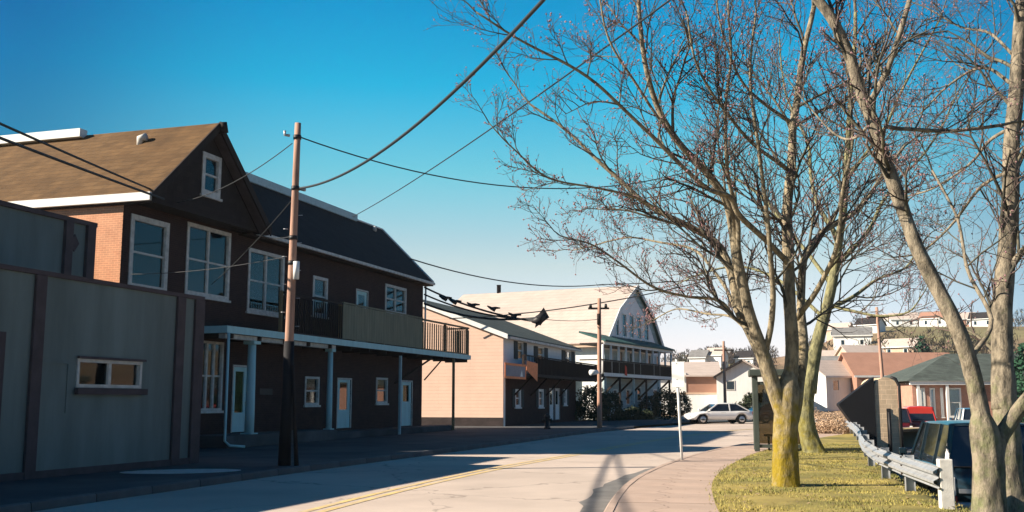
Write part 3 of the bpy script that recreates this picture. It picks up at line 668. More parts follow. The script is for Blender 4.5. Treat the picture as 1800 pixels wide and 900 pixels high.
MB().box(r3-.07, r3+.0, PD+.2, -.06, rt-.06, rt+.02).build('handrail', M['wood_rail'], b2)

# ------------------------------------------------------------------ 3. peach sided house with orange banner
HF = Facade(-.5, 60, .325)
b3 = thing('sided_house', 'two-storey house with plain peach side wall, slate roof and brick ground floor', 'house', HF.o, HF.rot)
Q = lambda px, py, d=0: HF.hit(px, py, d)
def rq(px0, px1, py0, py1, d=0):
    pm = (px0+px1)/2; return (Q(px0, py0, d)[0], Q(px1, py0, d)[0], Q(pm, py1, d)[1], Q(pm, py0, d)[1])
W3 = Q(1012, 660)[0]; e3 = Q(886, 590)[1]; dep = 13; rid = 2.45
wl = [rq(912,922,612,640), rq(950,958,617,642), rq(976,984,620,640), rq(998,1003,622,645)]
wl = [rq(903,925,601,632), rq(938,962,610,637), rq(987,1009,617,642)]
lowh = [rq(905,915,684,716), rq(946,955,684,716), rq(990,996,684,712)]
drs = [rq(966,973,684,742), rq(976,983,684,742)]
drs = [(a, b, .3, d) for a, b, c, d in drs]
cl = [(a+(b-a)*.27, b-(b-a)*.27, c, d) for a, b, c, d in wl]
cl2 = lowh
mid = 3.15
mb = MB(); mb.wall(0, W3, mid, e3, 0, .2, cl); mb.build('upper_wall', M['white_siding'], b3)
mb = MB(); mb.wall(0.3, W3, .1, mid-.004, .002, .2, cl2 + drs); mb.build('lower_wall', M['brick'], b3)
mb = MB(); mb.box(0.0, .29, -.02, .2, .1, mid-.004); mb.build('corner_board', M['white'], b3)
mb = MB(); mb.prism([(0, .62), (dep, .62), (dep, e3), (dep/2, e3+rid), (0, e3)], -.04, 0, 'x'); mb.build('side_wall', M['peach_siding'], b3, 'blank sunlit peach siding wall')
MB().box(-.03, .0, .003, dep, .0, .618).build('foundation', M['foundation'], b3)
mb = MB(); mb.box(.001, W3, dep-.2, dep, .1, e3); mb.box(W3-.2, W3-.002, .21, dep-.21, .1, e3); mb.build('back_wall', M['white_siding'], b3)
MB().box(.3, W3-.3, 1.2, 1.22, .2, e3-.1).build('interior_wall', M['interior'], b3)
ov = .35; th = .12
for s_, nm in ((0, 'near'), (1, 'far')):
    ya, za = (-ov, e3-ov*rid/(dep/2)) if s_ == 0 else (dep+ov, e3-ov*rid/(dep/2))
    mb = MB(); mb.prism([(ya, za+.05), (dep/2, e3+rid+.05), (dep/2, e3+rid+.05+th), (ya, za+.05+th)], -.22, W3+.25, 'x'); mb.build('roof', M['roof_slate'], b3)
    mb = MB(); mb.prism([(ya, za-.08), (dep/2, e3+rid-.08), (dep/2, e3+rid+.05+th+.03), (ya, za+.05+th+.03)], -.30, -.223, 'x'); mb.build('rake_board', M['white'], b3)
MB().box(-.2, W3+.2, -ov-.13, -ov-.003, e3-.2, e3-.06).build('gutter', M['white_dirty'], b3)
mb = MB(); mb.prism([(.0, e3-.0), (dep, e3), (dep/2, e3+rid)], W3-.2, W3-.01, 'x'); mb.build('gable', M['white_siding'], b3)
for r_, full in zip(cl, wl):
    window(b3, *r_, 0, fr=.07, mull=0, rails=1, back='interior', sill=False, frame_m='white')
    for xa, xb in ((full[0], r_[0]-.01), (r_[1]+.01, full[1])):
        MB().box(xa, xb, -.05, -.001, r_[2], r_[3]).build('shutter', M['shutter'], b3)
for r_ in lowh:
    window(b3, *r_, .0, fr=.16, mull=0, rails=1, back='curtain', frame_m='white')
    w_ = r_[1]-r_[0]
    for xa, xb in ((r_[0]-w_*.5, r_[0]-.02), (r_[1]+.02, r_[1]+w_*.5)): MB().box(xa, xb, -.045, -.001, r_[2], r_[3]).build('shutter', M['shutter'], b3)
for r_ in drs: door(b3, *r_, lite=(.5, .95))
# balcony
P3 = -1.3; q1 = Q(1052, 660, P3)[0]; bz = 3.15
MB().box(.15, q1, P3, -.06, bz-.15, bz+.02).build('balcony_floor', M['wood_dark'], b3)
n = 60; bm3 = MB().box(-.03, .03, -.015, .015, 0, 1.02).mesh('baluster', M['wood_dark'])
for i in range(n+1):
    o = bpy.data.objects.new('baluster', bm3); COL.objects.link(o); o.parent = b3; o.location = (.2+(q1-.25)*i/n, P3+.04, bz+.03)
MB().box(.15, q1, P3+.0, P3+.08, bz+1.03, bz+1.1).build('handrail', M['wood_dark'], b3)
MB().box(2.6, q1-.05, P3+.07, P3+.1, bz+.02, bz+1.0).build('screen', M['wood_dark'], b3, 'dark privacy screen behind the balusters')
for i in range(5): MB().box(.25+(q1-.5)*i/4-.06, .25+(q1-.5)*i/4+.06, P3+.11, P3+.23, bz-.2, bz+1.1).build('post', M['wood_dark'], b3)
for i in range(4): MB().bar((2+i*3.4, -.02, 1.9), (2+i*3.4, P3+.2, bz-.16), .09).build('brace', M['wood_dark'], b3)
# its banner
bx0, bz1_ = Q(887, 637, P3-.03); bx1 = Q(924, 637, P3-.03)[0]; bz0_ = Q(905, 666, P3-.03)[1]
bn = thing('banner', 'grey banner in an orange frame hanging on the balcony of the peach sided house', 'banner', HF.w(bx0, P3-.03, bz0_), HF.rot)
ww, hh = bx1-bx0, bz1_-bz0_; f = .13
MB().box(0, ww, -.03, 0, 0, f).box(0, ww, -.03, 0, hh-f, hh).box(0, f, -.03, 0, f, hh-f).box(ww-f, ww, -.03, 0, f, hh-f).build('frame', M['orange'], bn)
MB().box(f, ww-f, -.012, -.002, f, hh-f).build('cloth', M['grey_panel'], bn)
mb = MB(); mb.prism([(ww*.72, f+.02), (ww*.84, f+.02), (ww*.80, f+.4)], -.02, -.013, 'y'); mb.build('emblem', M['white'], bn)
fx = Q(944, 655, P3-.03)[0]
fl = MB(); fl.prism([(0, 0), (fx-bx1-.1, -.62), (fx-bx1, .45), (.1, .55)], -.02, 0, 'y')
fo = fl.build('flag', M['orange']); fo.location = HF.w(bx1+.08, P3-.04, bz0_+.55); fo.rotation_euler = (0, 0, HF.rot)
tag(fo, 'orange cloth tied to the balcony rail just beside the framed banner', 'flag')
# link wall and hedge between houses
lw = MB(); xw0 = W3+.2; xw1 = W3+7.5
lw.box(xw0, xw1, 1.4, 1.6, .05, 3.3); lwo = lw.build('wall', M['blue_siding']); lwo.location = HF.o; lwo.rotation_euler = (0, 0, HF.rot)
tag(lwo, 'pale blue wall closing the gap behind the dark hedge', 'wall')

# ------------------------------------------------------------------ 4. white gambrel house
GF = Facade(7.54, 84, .5)
b4 = thing('gambrel_house', 'large white barn-roofed house with five gable windows and a two-level porch', 'house', GF.o, GF.rot)
G = lambda px, py, d=0: GF.hit(px, py, d)
def rg(px0, px1, py0, py1, d=0):
    pm = (px0+px1)/2; return (G(px0, py0, d)[0], G(px1, py0, d)[0], G(pm, py1, d)[1], G(pm, py0, d)[1])
gl = G(1061, 600)[0]; gr = G(1161, 612)[0]; ez = 6.35; az = G(1115, 505)[1]; am = (gl+gr)/2
kz = G(1083, 545)[1]; kl = G(1083, 545)[0]; kr = G(1143, 557)[0]
am = G(1114, 505)[0]
D4 = 17
prof = [(gl, ez), (kl, kz), (am, az), (kr, kz), (gr, ez)]
wins = [rg(1081,1088,554,588), rg(1093,1101,551,591), rg(1106,1114,555,593), rg(1119,1127,558,597), rg(1132,1140,563,600)]
zc0 = min(w_[2] for w_ in wins)-.15; zc1 = max(w_[3] for w_ in wins)+.05
wins = [(a, b, zc0+.2, zc1-.05) for a, b, c, d in wins]
mb = MB(); mb.prism([(gl+.1, ez-.6), (gr-.1, ez-.6), (gr-.15, zc0), (gl+.15, zc0)], 0, .2, 'y')
fz = lambda z: (gl+(kl-gl)*(z-ez)/(kz-ez), gr+(kr-gr)*(z-ez)/(kz-ez)) if z < kz else (kl+(am-kl)*(z-kz)/(az-kz), kr+(am-kr)*(z-kz)/(az-kz))
WL = max(wins[0][0]-.15, fz(zc1)[0]+.07); WR = min(wins[-1][1]+.15, fz(zc1)[1]-.07)
mb.wall(WL, WR, zc0, zc1, .002, .2, wins)
a0, b0 = fz(zc0); a1, b1_ = fz(zc1)
mb.prism([(a0+.05, zc0), (WL, zc0), (WL, zc1), (a1+.05, zc1)], 0, .2, 'y')
mb.prism([(WR, zc0), (b0-.05, zc0), (b1_-.05, zc1), (WR, zc1)], 0, .2, 'y')
pp = [(a1+.05, zc1), (b1_-.05, zc1)] + ([(kr-.05, kz)] if kz > zc1 else []) + [(am, az-.1)] + ([(kl+.05, kz)] if kz > zc1 else [])
mb.prism(pp, 0, .2, 'y')
mb.build('gable', M['white_bright'], b4)
MB().box(WL, WR, .9, .92, zc0-.3, zc1+.2).build('interior_wall', M['interior'], b4)
for w_ in wins: window(b4, *w_, 0, fr=.10, mull=0, rails=1, back='curtain', cover=.5, frame_m='white', sill=True)
lowwin = [rg(1078,1085,684,712), rg(1100,1108,684,712), rg(1119,1127,680,706), rg(1148,1157,684,712)]
lowwin = [(a, b, c, d) for a, b, c, d in lowwin]
updr = [(gl+1.2+i*(gr-gl-2.5)/5, gl+2.1+i*(gr-gl-2.5)/5, 3.85, 5.8) for i in range(6)]
mb = MB(); mb.wall(gl+.15, gr-.15, .05, ez-.603, 0, .2, lowwin+updr); mb.build('front_wall', M['blue_bright'], b4)
MB().box(gl+.3, gr-.3, 1.0, 1.02, .1, ez-.7).build('interior_wall', M['interior'], b4)
for w_ in lowwin + updr: window(b4, *w_, 0, fr=.12, mull=0, rails=1, back='curtain' if w_ in lowwin else 'interior', frame_m='white', sill=False)
mb = MB(); mb.box(gl+.15, gl+.35, .21, D4, .05, ez-.1).box(gr-.35, gr-.15, .21, D4, .05, ez-.1).box(gl+.35, gr-.35, D4-.2, D4, .05, ez-.1); mb.build('side_wall', M['white'], b4)
for i in range(4):
    (xa, za), (xb, zb) = prof[i], prof[i+1]
    dd = Vector((xb-xa, zb-za)).normalized(); nn = Vector((-dd.y, dd.x))
    if i == 0: xa -= dd.x*.3; za -= dd.y*.3
    if i == 3: xb += dd.x*.3; zb += dd.y*.3
    mb = MB(); mb.prism([(xa, za), (xb, zb), (xb+nn.x*.14, zb+nn.y*.14), (xa+nn.x*.14, za+nn.y*.14)], -.35, D4+.3, 'y')
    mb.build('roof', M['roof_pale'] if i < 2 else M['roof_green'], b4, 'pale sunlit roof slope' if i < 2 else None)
    mb = MB(); mb.prism([(xa-nn.x*.16, za-nn.y*.16), (xb-nn.x*.16, zb-nn.y*.16), (xb+nn.x*.17, zb+nn.y*.17), (xa+nn.x*.17, za+nn.y*.17)], -.42, -.353, 'y'); mb.build('rake_board', M['white'], b4)
    if i >= 2:
        mb = MB(); mb.prism([(xa-nn.x*.02, za-nn.y*.02), (xb-nn.x*.02, zb-nn.y*.02), (xb-nn.x*.75, zb-nn.y*.75), (xa-nn.x*.75, za-nn.y*.75)], -.03, -.003, 'y'); mb.build('trim_board', M['blue_siding'], b4)
MB().box(gl-.5, gl-.05, -.2, D4, ez-.42, ez-.28).build('eave_trim', M['tan_wall'], b4)
cw = MB().tube([(am, 13.5, az-.3), (am, 13.5, az+.85), (am, 13.5, az+.86)], [.2, .2, .26], 10); cw.build('chimney', M['roof_dark'], b4)
# two-level porch
P4 = -2.0; f0 = G(1062, 662, P4)[0]; f1 = G(1183, 672, P4)[0]; fz4 = 3.55; pr = 5.88
MB().box(f0, f1, P4, -.003, fz4-.12, fz4+.05).build('balcony_floor', M['wood_dark'], b4)
MB().box(f0-.05, f1+.05, P4-.05, P4-.003, fz4-.1, fz4+.16).build('fascia', M['white'], b4)
MB().box(f0-.05, f1+.05, P4-.05, P4-.003, pr-.02, pr+.32).build('fascia', M['white'], b4)
mb = MB(); mb.prism([(P4-.2, pr+.32), (0, pr+1.05), (0, pr+.9), (P4-.2, pr+.18)], f0-.15, f1+.15, 'x'); mb.build('porch_roof', M['roof_green'], b4)
mb = MB(); mb.box(f0, f1, P4, -.004, pr+.0, pr+.12); mb.build('porch_ceiling', M['wood_dark'], b4)
mb = MB(); mb.box(f0-.06, f0, P4-.04, 0, fz4+1.1, fz4+1.2); mb.build('side_rail', M['wood_dark'], b4)
nP = 11
for i in range(nP):
    xx = f0+.1+(f1-f0-.2)*i/(nP-1); mb = MB(); mb.tube([(xx, P4+.12, fz4+.05), (xx, P4+.12, pr)], .10, 8); mb.build('column', M['white'], b4)
bm4 = MB().box(-.05, .05, -.02, .02, 0, 1.02).mesh('baluster', M['wood_dark'])
n = 64
for i in range(n+1):
    o = bpy.data.objects.new('baluster', bm4); COL.objects.link(o); o.parent = b4; o.location = (f0+(f1-f0)*i/n, P4+.02, fz4+.08)
MB().box(f0, f1, P4-.02, P4+.06, fz4+1.1, fz4+1.18).build('handrail', M['wood_dark'], b4)
MB().box(f0+.1, f1-.1, P4+.05, P4+.07, fz4+.08, fz4+1.05).build('screen', M['wood_dark'], b4)
for i in range(6):
    xx = f0+.6+(f1-f0-1.2)*i/5; MB().bar((xx, -.01, 1.7), (xx, P4+.1, fz4-.13), .14).build('brace', M['wood_dark'], b4)
    MB().box(xx-.07, xx+.07, P4+.08, P4+.22, .0, fz4-.125).build('post', M['wood_dark'] if i % 2 else M['blind_teal'], b4)
fx, fzz = G(1098, 652, P4-.1)
mb = MB(); mb.prism([(0, 0), (.5, -.1), (.42, .62), (.1, .75)], -.03, 0, 'y'); o = mb.build('flag', M['red_cloth']); o.location = GF.w(fx, P4-.1, fzz-.3); o.rotation_euler = (0, 0, GF.rot)
tag(o, 'small red cloth draped on the balcony rail of the white barn-roofed house', 'flag')
mb = MB(); c = at(781, 530, 92); mb.box(-.35, .35, -.35, .35, -9, 1.1); o = mb.build('chimney_stack', M['stucco_trim']); o.location = (c.x, c.y, 8.2)
tag(o, 'small chimney rising behind the roofs left of the pale barn roof', 'chimney')

# ------------------------------------------------------------------ leafy masses built of leaf-sized faces
def leaf_mass(name, m, blobs, n, size, parent=None, core=True, seed=1):
    rnd = random.Random(seed); mb = MB(); tot = sum(b[3]*b[4]*b[5] for b in blobs)
    for cx, cy, cz, rx, ry, rz in blobs:
        if core: # dark inner mass
            k = 8
            for i in range(4):
                pass
        cnt = int(n*rx*ry*rz/tot)+8
        for _ in range(cnt):
            u = rnd.uniform(-1, 1); a = rnd.uniform(0, 6.283); s_ = math.sqrt(1-u*u); rr = rnd.uniform(.45, 1.0)**.5
            ns = .82+.4*noise.noise(Vector((cx+u*2.1, cy+math.cos(a)*2.1, cz+math.sin(a)*2.1)))
            p = Vector((cx+rx*s_*math.cos(a)*rr*ns, cy+ry*s_*math.sin(a)*rr*ns, cz+rz*u*rr*ns))
            e1 = Vector((rnd.gauss(0,1), rnd.gauss(0,1), rnd.gauss(0,1))).normalized(); e2 = e1.orthogonal().normalized(); z_ = size*rnd.uniform(.6, 1.4)
            mb.add([p-e1*z_, p+e2*z_*.6, p+e1*z_, p-e2*z_*.6], [(0,1,2,3)])
    return mb.build(name, m, parent)
def shrub(name, label, cat, loc, blobs, n, size, m, seed=1, group=None):
    t_ = thing(name, label, cat, loc, 0, group)
    leaf_mass('foliage', M[m], blobs, n, size, t_, seed=seed)
    mb = MB()
    for b in blobs: mb.tube([(b[0], b[1], 0), (b[0]*1.02, b[1], b[2]*.6), (b[0]+.1, b[1]+.05, b[2]+b[5]*.5)], [.05, .04, .015], 5)
    mb.build('stem', M['wood_dark'], t_); return t_
c = GF.w(f0-2.9, -1.2, 0)
shrub('hedge', 'tall dark hedge between the peach sided house and the white barn-roofed house', 'hedge', c, [(-2.5,-.3,.7,1.5,.8,1.0), (-1,0,.8,1.6,.9,1.1), (1,.3,1.3,1.5,.9,1.7), (2.2,1.1,1.1,1.2,.9,1.5)], 9000, .09, 'hedge', 3)
for i, (px, w_, h_, lb) in enumerate(((1092,.6,.9,'rounded dark bush in front of the barn-roofed house, nearest the tall hedge'), (1114,.95,1.15,'round low black-green bush at the middle of the lower porch'), (1137,.7,.85,'small dark bush to the right of the round one by the porch'))):
    p = GF.w(G(px, 740, P4-1.2)[0], P4-1.2, 0); shrub('bush', lb, 'bush', p, [(0,0,h_*.45,w_,w_*.8,h_*.6)], 1800, .08, 'hedge', 10+i)
p = GF.w(G(1172, 740, P4-.6)[0], P4-.4, 0)
shrub('hedge', 'large dark hedge at the right end of the barn-roofed house, behind the white sign', 'hedge', p, [(-1.4,-.6,.9,1.2,1,1.2),(0,0,1.3,1.3,1.1,1.6),(1.4,.6,1.2,1.3,1.1,1.5)], 6000, .09, 'hedge', 21)

# ------------------------------------------------------------------ poles and wires
def pole(name, label, loc, h, r0, r1, lean=(0,0)):
    t_ = thing(name, label, 'utility pole', loc)
    pts = [(lean[0]*k/8, lean[1]*k/8, h*k/8) for k in range(9)]
    MB().tube(pts, [r0+(r1-r0)*(k/8)**.7 for k in range(9)], 14).build('shaft', M['wood_pole'], t_)
    return t_
P1 = Vector((-5.24, 24.0, .12))
pl1 = pole('utility_pole', 'tall bare wooden utility pole standing on the pavement before the brick house', P1, 8.1, .132, .076, (.08, 0))
top1 = lambda z: P1 + Vector((.08*z/8.35, 0, z))
def collar(par, z, r, nm='bracket'): MB().tube([(.08*z/8.35, 0, z-.05), (.08*z/8.35, 0, z+.05)], r, 12).build(nm, M['black_iron'], par)
MB().tube([(.002,0,-.01),(.012,0,1.2),(.028,0,2.85)], [.15,.135,.122], 14).build('shaded_base', M['black_tarp'], pl1, 'wider lower part of the pole, black with the shade put into its colour')  # wider pole foot; the stucco building's shadow is put into its black
for z in (6.5, 7.75): collar(pl1, z, .098)
for z in (5.3, 4.7): collar(pl1, z, .105, 'band')
mb = MB(); mb.tube([(.17, -.12, 4.3), (.17, -.12, 4.72)], [.07, .075], 10); mb.build('meter_can', M['white'], pl1)
mb = MB(); mb.tube([(-.1, -.05, 7.78), (-.22, -.05, 7.80), (-.22, -.05, 7.9)], .035, 8); mb.build('insulator', M['steel'], pl1)
mb = MB(); mb.tube([(.16, .05, 6.5), (.3, .0, 6.46)], .04, 8); mb.build('insulator', M['steel'], pl1)
mb = MB(); mb.tube([(.14, -.05, 2.3), (.30, -.1, .0)], [.035, .055], 8); mb.build('ground_stake', M['wood_dark'], pl1, 'dark strut leaning on the pole foot')
for k in range(9):
    z = 3.2+k*.33; MB().tube([((-1)**k*.12+.04, -.02, z), ((-1)**k*.22+.04, -.04, z)], .01, 5).build('step_bolt', M['steel'], pl1)
P2 = Vector((at(1054, 750, 56).x, 56, .1))
pl2 = pole('utility_pole', 'brown utility pole with a small white lamp, between the peach house and the barn-roofed house', P2, 7.05, .14, .10, (.06, 0))
MB().box(-.55, .6, -.05, .05, 6.45, 6.55).build('crossarm', M['wood_dark'], pl2)
for x_ in (-.42, .42): MB().tube([(x_, 0, 6.55), (x_, 0, 6.75)], [.09, .06], 8).build('insulator', M['black_iron'], pl2)
mb = MB(); mb.tube([(.1, -.05, 2.95), (-.25, -.4, 3.05)], .03, 6); mb.tube([(-.12, -.35, 3.02), (-.5, -.6, 2.98)], [.12, .16], 10); mb.build('street_lamp_head', M['white'], pl2)
MB().tube([(.0, -.13, 5.6), (.0, -.13, 6.2)], .09, 8).build('transformer_can', M['wood_dark'], pl2)
P3p = Vector((at(1275, 715, 96).x, 96, -.1))
pl3 = pole('utility_pole', 'dark thin utility pole in front of the white gabled house behind the white car', P3p, 7.2, .16, .12)
MB().box(-.9, .9, -.05, .05, 6.3, 6.42).build('crossarm', M['wood_dark'], pl3)
P4p = Vector((at(1555, 690, 95).x, 95, -.8))
pl4 = pole('utility_pole', 'far utility pole rising above the black shed roof at the lot', P4p, 11.0, .2, .13, (-.35, 0))
MB().box(-1.3, .7, -.06, .06, 10.0, 10.14).build('crossarm', M['wood_dark'], pl4)
def wire(label, pts, r, n=6):
    mb = MB(); mb.tube(pts, r, n, caps=False); o = mb.build('overhead_cable', M['cable']); tag(o, label, 'cable', 'overhead cables'); return o
_a = Vector((-5.08, 24.0, 6.62)); _b = Vector((2.66, 6.87, 7.53))
wire('thick cable rising from the wooden pole to the top edge of the picture', [_a + (_b-_a)*(k/30) - Vector((0, 0, 4*1.0*(k/30)*(1-k/30))) for k in range(46)], .026, 8)
wire('thin cable sagging right from the top of the wooden pole into the tree branches', catenary(top1(7.78), at(1300, 270, 34), 1.25, 30), .016)
wire('thin straight cable crossing from the dark roof ridge up through the tree crown', catenary(at(620, 381, 46), at(1110, 35, 16)+(at(1110,35,16)-at(620,381,46))*.2, .25, 20), .016)
wire('service cable from the wooden pole down to the gable of the brick house', catenary(top1(7.6)+Vector((-.12,0,0)), at(312, 356, 30.6), .25), .012)
wire('cable slanting down left from the wooden pole past the upper windows', catenary(top1(6.3), at(372, 500, 30.5), .1), .012)
wire('short cable from the pole to the gutter over the upper windows', catenary(top1(5.35), at(456, 412, 36), .1), .014)
wire('long low cable from the dark wing roof over the peach house to the barn apex', catenary(at(722, 455, 48), at(1060, 500, 62), .55), .03)
wire('cable continuing from the barn roof apex towards the bare trees', catenary(at(1060, 500, 62), at(1420, 470, 60), .2), .03)
wire('cable across the pale barn roof rising to the right', catenary(at(790, 560, 60), at(1300, 478, 58), .5), .035)
wire('lower thick black cable crossing the tan roof at the left edge', catenary(at(288, 350, 29.6), at(288, 350, 29.6)+(at(-420, 60, 13.5)-at(288, 350, 29.6))*2.2, .15, 24), .034, 8)
wire('upper thick black cable crossing the tan roof at the left edge', catenary(at(272, 336, 29.7), at(272, 336, 29.7)+(at(-420, 8, 13.5)-at(272, 336, 29.7))*2.2, .15, 24), .03, 8)
wire('thin cable looping between the upper windows of the brick house', catenary(at(230, 482, 29), at(500, 452, 24.6), .1), .01)
# bundled service cables with splice case in front of the peach house roof
A0 = at(746, 505, 50); B0 = at(948, 560, 46); B1 = P2 + Vector((0, -.1, 5.9))
for k, (dz, lb, rr) in enumerate(((0, 'topmost of the bundled cables leaving the brick house corner', .045), (-.35, 'middle of the bundled cables leaving the brick house corner', .04), (-.8, 'lowest of the bundled cables leaving the brick house corner', .05))):
    wire(lb, catenary(A0+Vector((0,0,dz)), B0+Vector((0,0,.1*k-.15)), .25+.05*k), rr)
wire('thin cable from the black splice case to the brown pole', catenary(B0, B1, .1), .015)
sp = thing('splice_case', 'black cone-shaped splice case hanging at the end of the bundled cables', 'cable fitting', B0)
mb = MB(); mb.tube([(.25, 0, .3), (.15, 0, .12), (-.05, 0, -.1), (-.35, 0, -.12)], [.04, .18, .24, .06], 10); mb.build('case', M['black_iron'], sp)
mb = MB(); mb.prism([(-.2, -.42), (.45, .05), (.2, .5), (-.1, .1)], -.06, .06, 'y'); mb.build('cover', M['black_iron'], sp)
for px, py in ((905, 552), (868, 540), (832, 534), (800, 528), (783, 522)):
    pp_ = at(px, py, 47); mb = MB(); mb.tube([(-.3, 0, .06), (-.12, 0, -.05), (.02, 0, -.1), (.1, 0, -.03), (.3, 0, -.04)], [.03, .07, .12, .06, .03], 8)
    o = mb.build('clamp', M['black_iron'], sp); o.location = Vector(pp_)-B0

# ------------------------------------------------------------------ street furniture
c = at(1199, 815, 26.0); sg = thing('street_sign', 'blank white rectangular sign on a slim pale post beside the kerb', 'sign', (c.x, c.y, .13), R(-20))
MB().tube([(0, 0, 0), (-.05, 0, 1.4), (-.09, 0, 2.5)], .034, 8).build('post', M['white'], sg)
MB().box(-.20, .12, -.05, -.04, 1.80, 2.44).build('sign_panel', M['white'], sg, bevel=.004)
for z in (2.0, 2.4): MB().tube([(-.08, -.06, z), (-.08, -.04, z)], .012, 6).build('bolt', M['steel'], sg)
c = at(1327, 800, 30.4); bs = thing('bus_shelter', 'dark green metal shelter with brownish glass panel behind the mossy tree', 'shelter', (c.x, c.y, .13), R(-12))
H_ = 2.18; Wd = 1.35; Dd = 1.1
for (x_, y_) in ((0, 0), (Wd, 0), (0, Dd), (Wd, Dd)):
    MB().box(x_, x_+.15, y_, y_+.15, 0, H_).build('post', M['green_metal'], bs, bevel=.01)
MB().box(-.1, Wd+.28, -.12, Dd+.3, H_, H_+.2).build('roof', M['green_metal'], bs, bevel=.03)
MB().box(.152, Wd-.002, .06, .075, .22, H_-.25).build('pane', M['glass_shelter'], bs)
MB().box(.06, .075, .152, Dd-.002, .22, H_-.25).build('pane', M['glass_shelter'], bs)
MB().box(.152, Wd-.002, .03, .1, .1, .2).build('kick_rail', M['green_metal'], bs); MB().box(.152, Wd-.002, .03, .1, H_-.25, H_-.16).build('top_rail', M['green_metal'], bs)
MB().box(.3, Wd-.1, .5, .85, .42, .47).build('bench_seat', M['wood_rail'], bs)
for x_ in (.4, Wd-.25): MB().box(x_, x_+.06, .6, .75, 0, .42).build('bench_leg', M['green_metal'], bs)
c = at(962, 752, 55); hy = thing('fire_hydrant', 'small dark fire hydrant on the pavement edge in front of the peach sided house', 'hydrant', (c.x, c.y, .12))
mb = MB(); mb.tube([(0,0,0),(0,0,.06),(0,0,.07),(0,0,.55),(0,0,.6),(0,0,.74),(0,0,.8)], [.2,.2,.14,.14,.18,.12,.03], 12); mb.build('barrel', M['black_iron'], hy)
for s_ in (-1, 1): MB().tube([(s_*.12,0,.45),(s_*.25,0,.45)], [.08,.09], 8).build('outlet', M['black_iron'], hy)

# guard rail along the top of the slope
gr_ = thing('guard_rail', 'grey steel crash barrier on posts along the top of the grass slope', 'guardrail', (0,0,0))
prof_w = [(0,.31),(.0,.26),(.07,.22),(.07,.18),(0,.14),(0,.17-.0),(0,.12),(.07,.08),(.07,.04),(0,0)]
prof_w = [(.02,.31),(0,.285),(.08,.235),(.08,.205),(.01,.165),(.01,.145),(.08,.105),(.08,.075),(0,.025),(.02,0)]
def rail_seg(a, b, zt, last=False):
    d = (b-a); n_ = Vector((-d.y, d.x, 0)).normalized()          # towards the road
    k = MB(); vs_ = []
    for p in (a, b):
        for o_, z in prof_w: vs_.append(p + n_*(o_+.05) + Vector((0,0,zt-.31+z)))
    m_ = len(prof_w); k.add(vs_, [(i, i+1, i+1+m_, i+m_) for i in range(m_-1)])
    o = k.build('rail', M['steel'], gr_); so = o.modifiers.new('th', 'SOLIDIFY'); so.thickness = .006; return o
RP = [Vector((x, y, 0)) for y, x in RAIL[1:]] + [Vector((15.6, 49, 0)), Vector((15.3, 51.0, 0)), Vector((14.2, 52.6, 0))]
for i in range(len(RP)-1):
    a = RP[i]; b = RP[i+1]; d = (b-a).normalized(); rail_seg(a - d*.12, b + d*.12 + Vector((0,0,0)), .71 + .002*(i % 2))
for i, a in enumerate(RP[:-1]):
    d = (RP[i+1]-a).normalized(); ang = math.atan2(d.y, d.x)
    if i == 0:
        o = MB().box(-.1, .1, -.09, .09, -.9, .80).build('post', M['white_dirty'], gr_, 'pale square end post of the barrier', bevel=.012)
    else:
        k = MB(); k.box(-.055, .055, -.075, -.067, -.7, .72).box(-.055, .055, .067, .075, -.7, .72).box(-.004, .004, -.067, .067, -.7, .72); o = k.build('post', M['steel'], gr_)
        kk = MB().box(-.05, .05, .076, .13, .4, .7).build('spacer_block', M['wood_dark'], o)
    o.location = a - Vector((-d.y, d.x, 0))*.05; o.rotation_euler = (0, 0, ang)

# ------------------------------------------------------------------ haze
hz = MB().box(-3400, 3800, -1800, 3900, -22, 44).build('haze', M['glass'])
hm = bpy.data.materials.new('haze_air'); hm.use_nodes = True; hm.node_tree.nodes.clear()
_o = hm.node_tree.nodes.new('ShaderNodeOutputMaterial'); _v = hm.node_tree.nodes.new('ShaderNodeVolumePrincipled')
_v.inputs['Color'].default_value = (.86, .94, 1, 1); _v.inputs['Density'].default_value = .00016
hm.node_tree.links.new(_v.outputs[0], _o.inputs['Volume']); hz.data.materials.clear(); hz.data.materials.append(hm); tag(hz, kind='stuff')

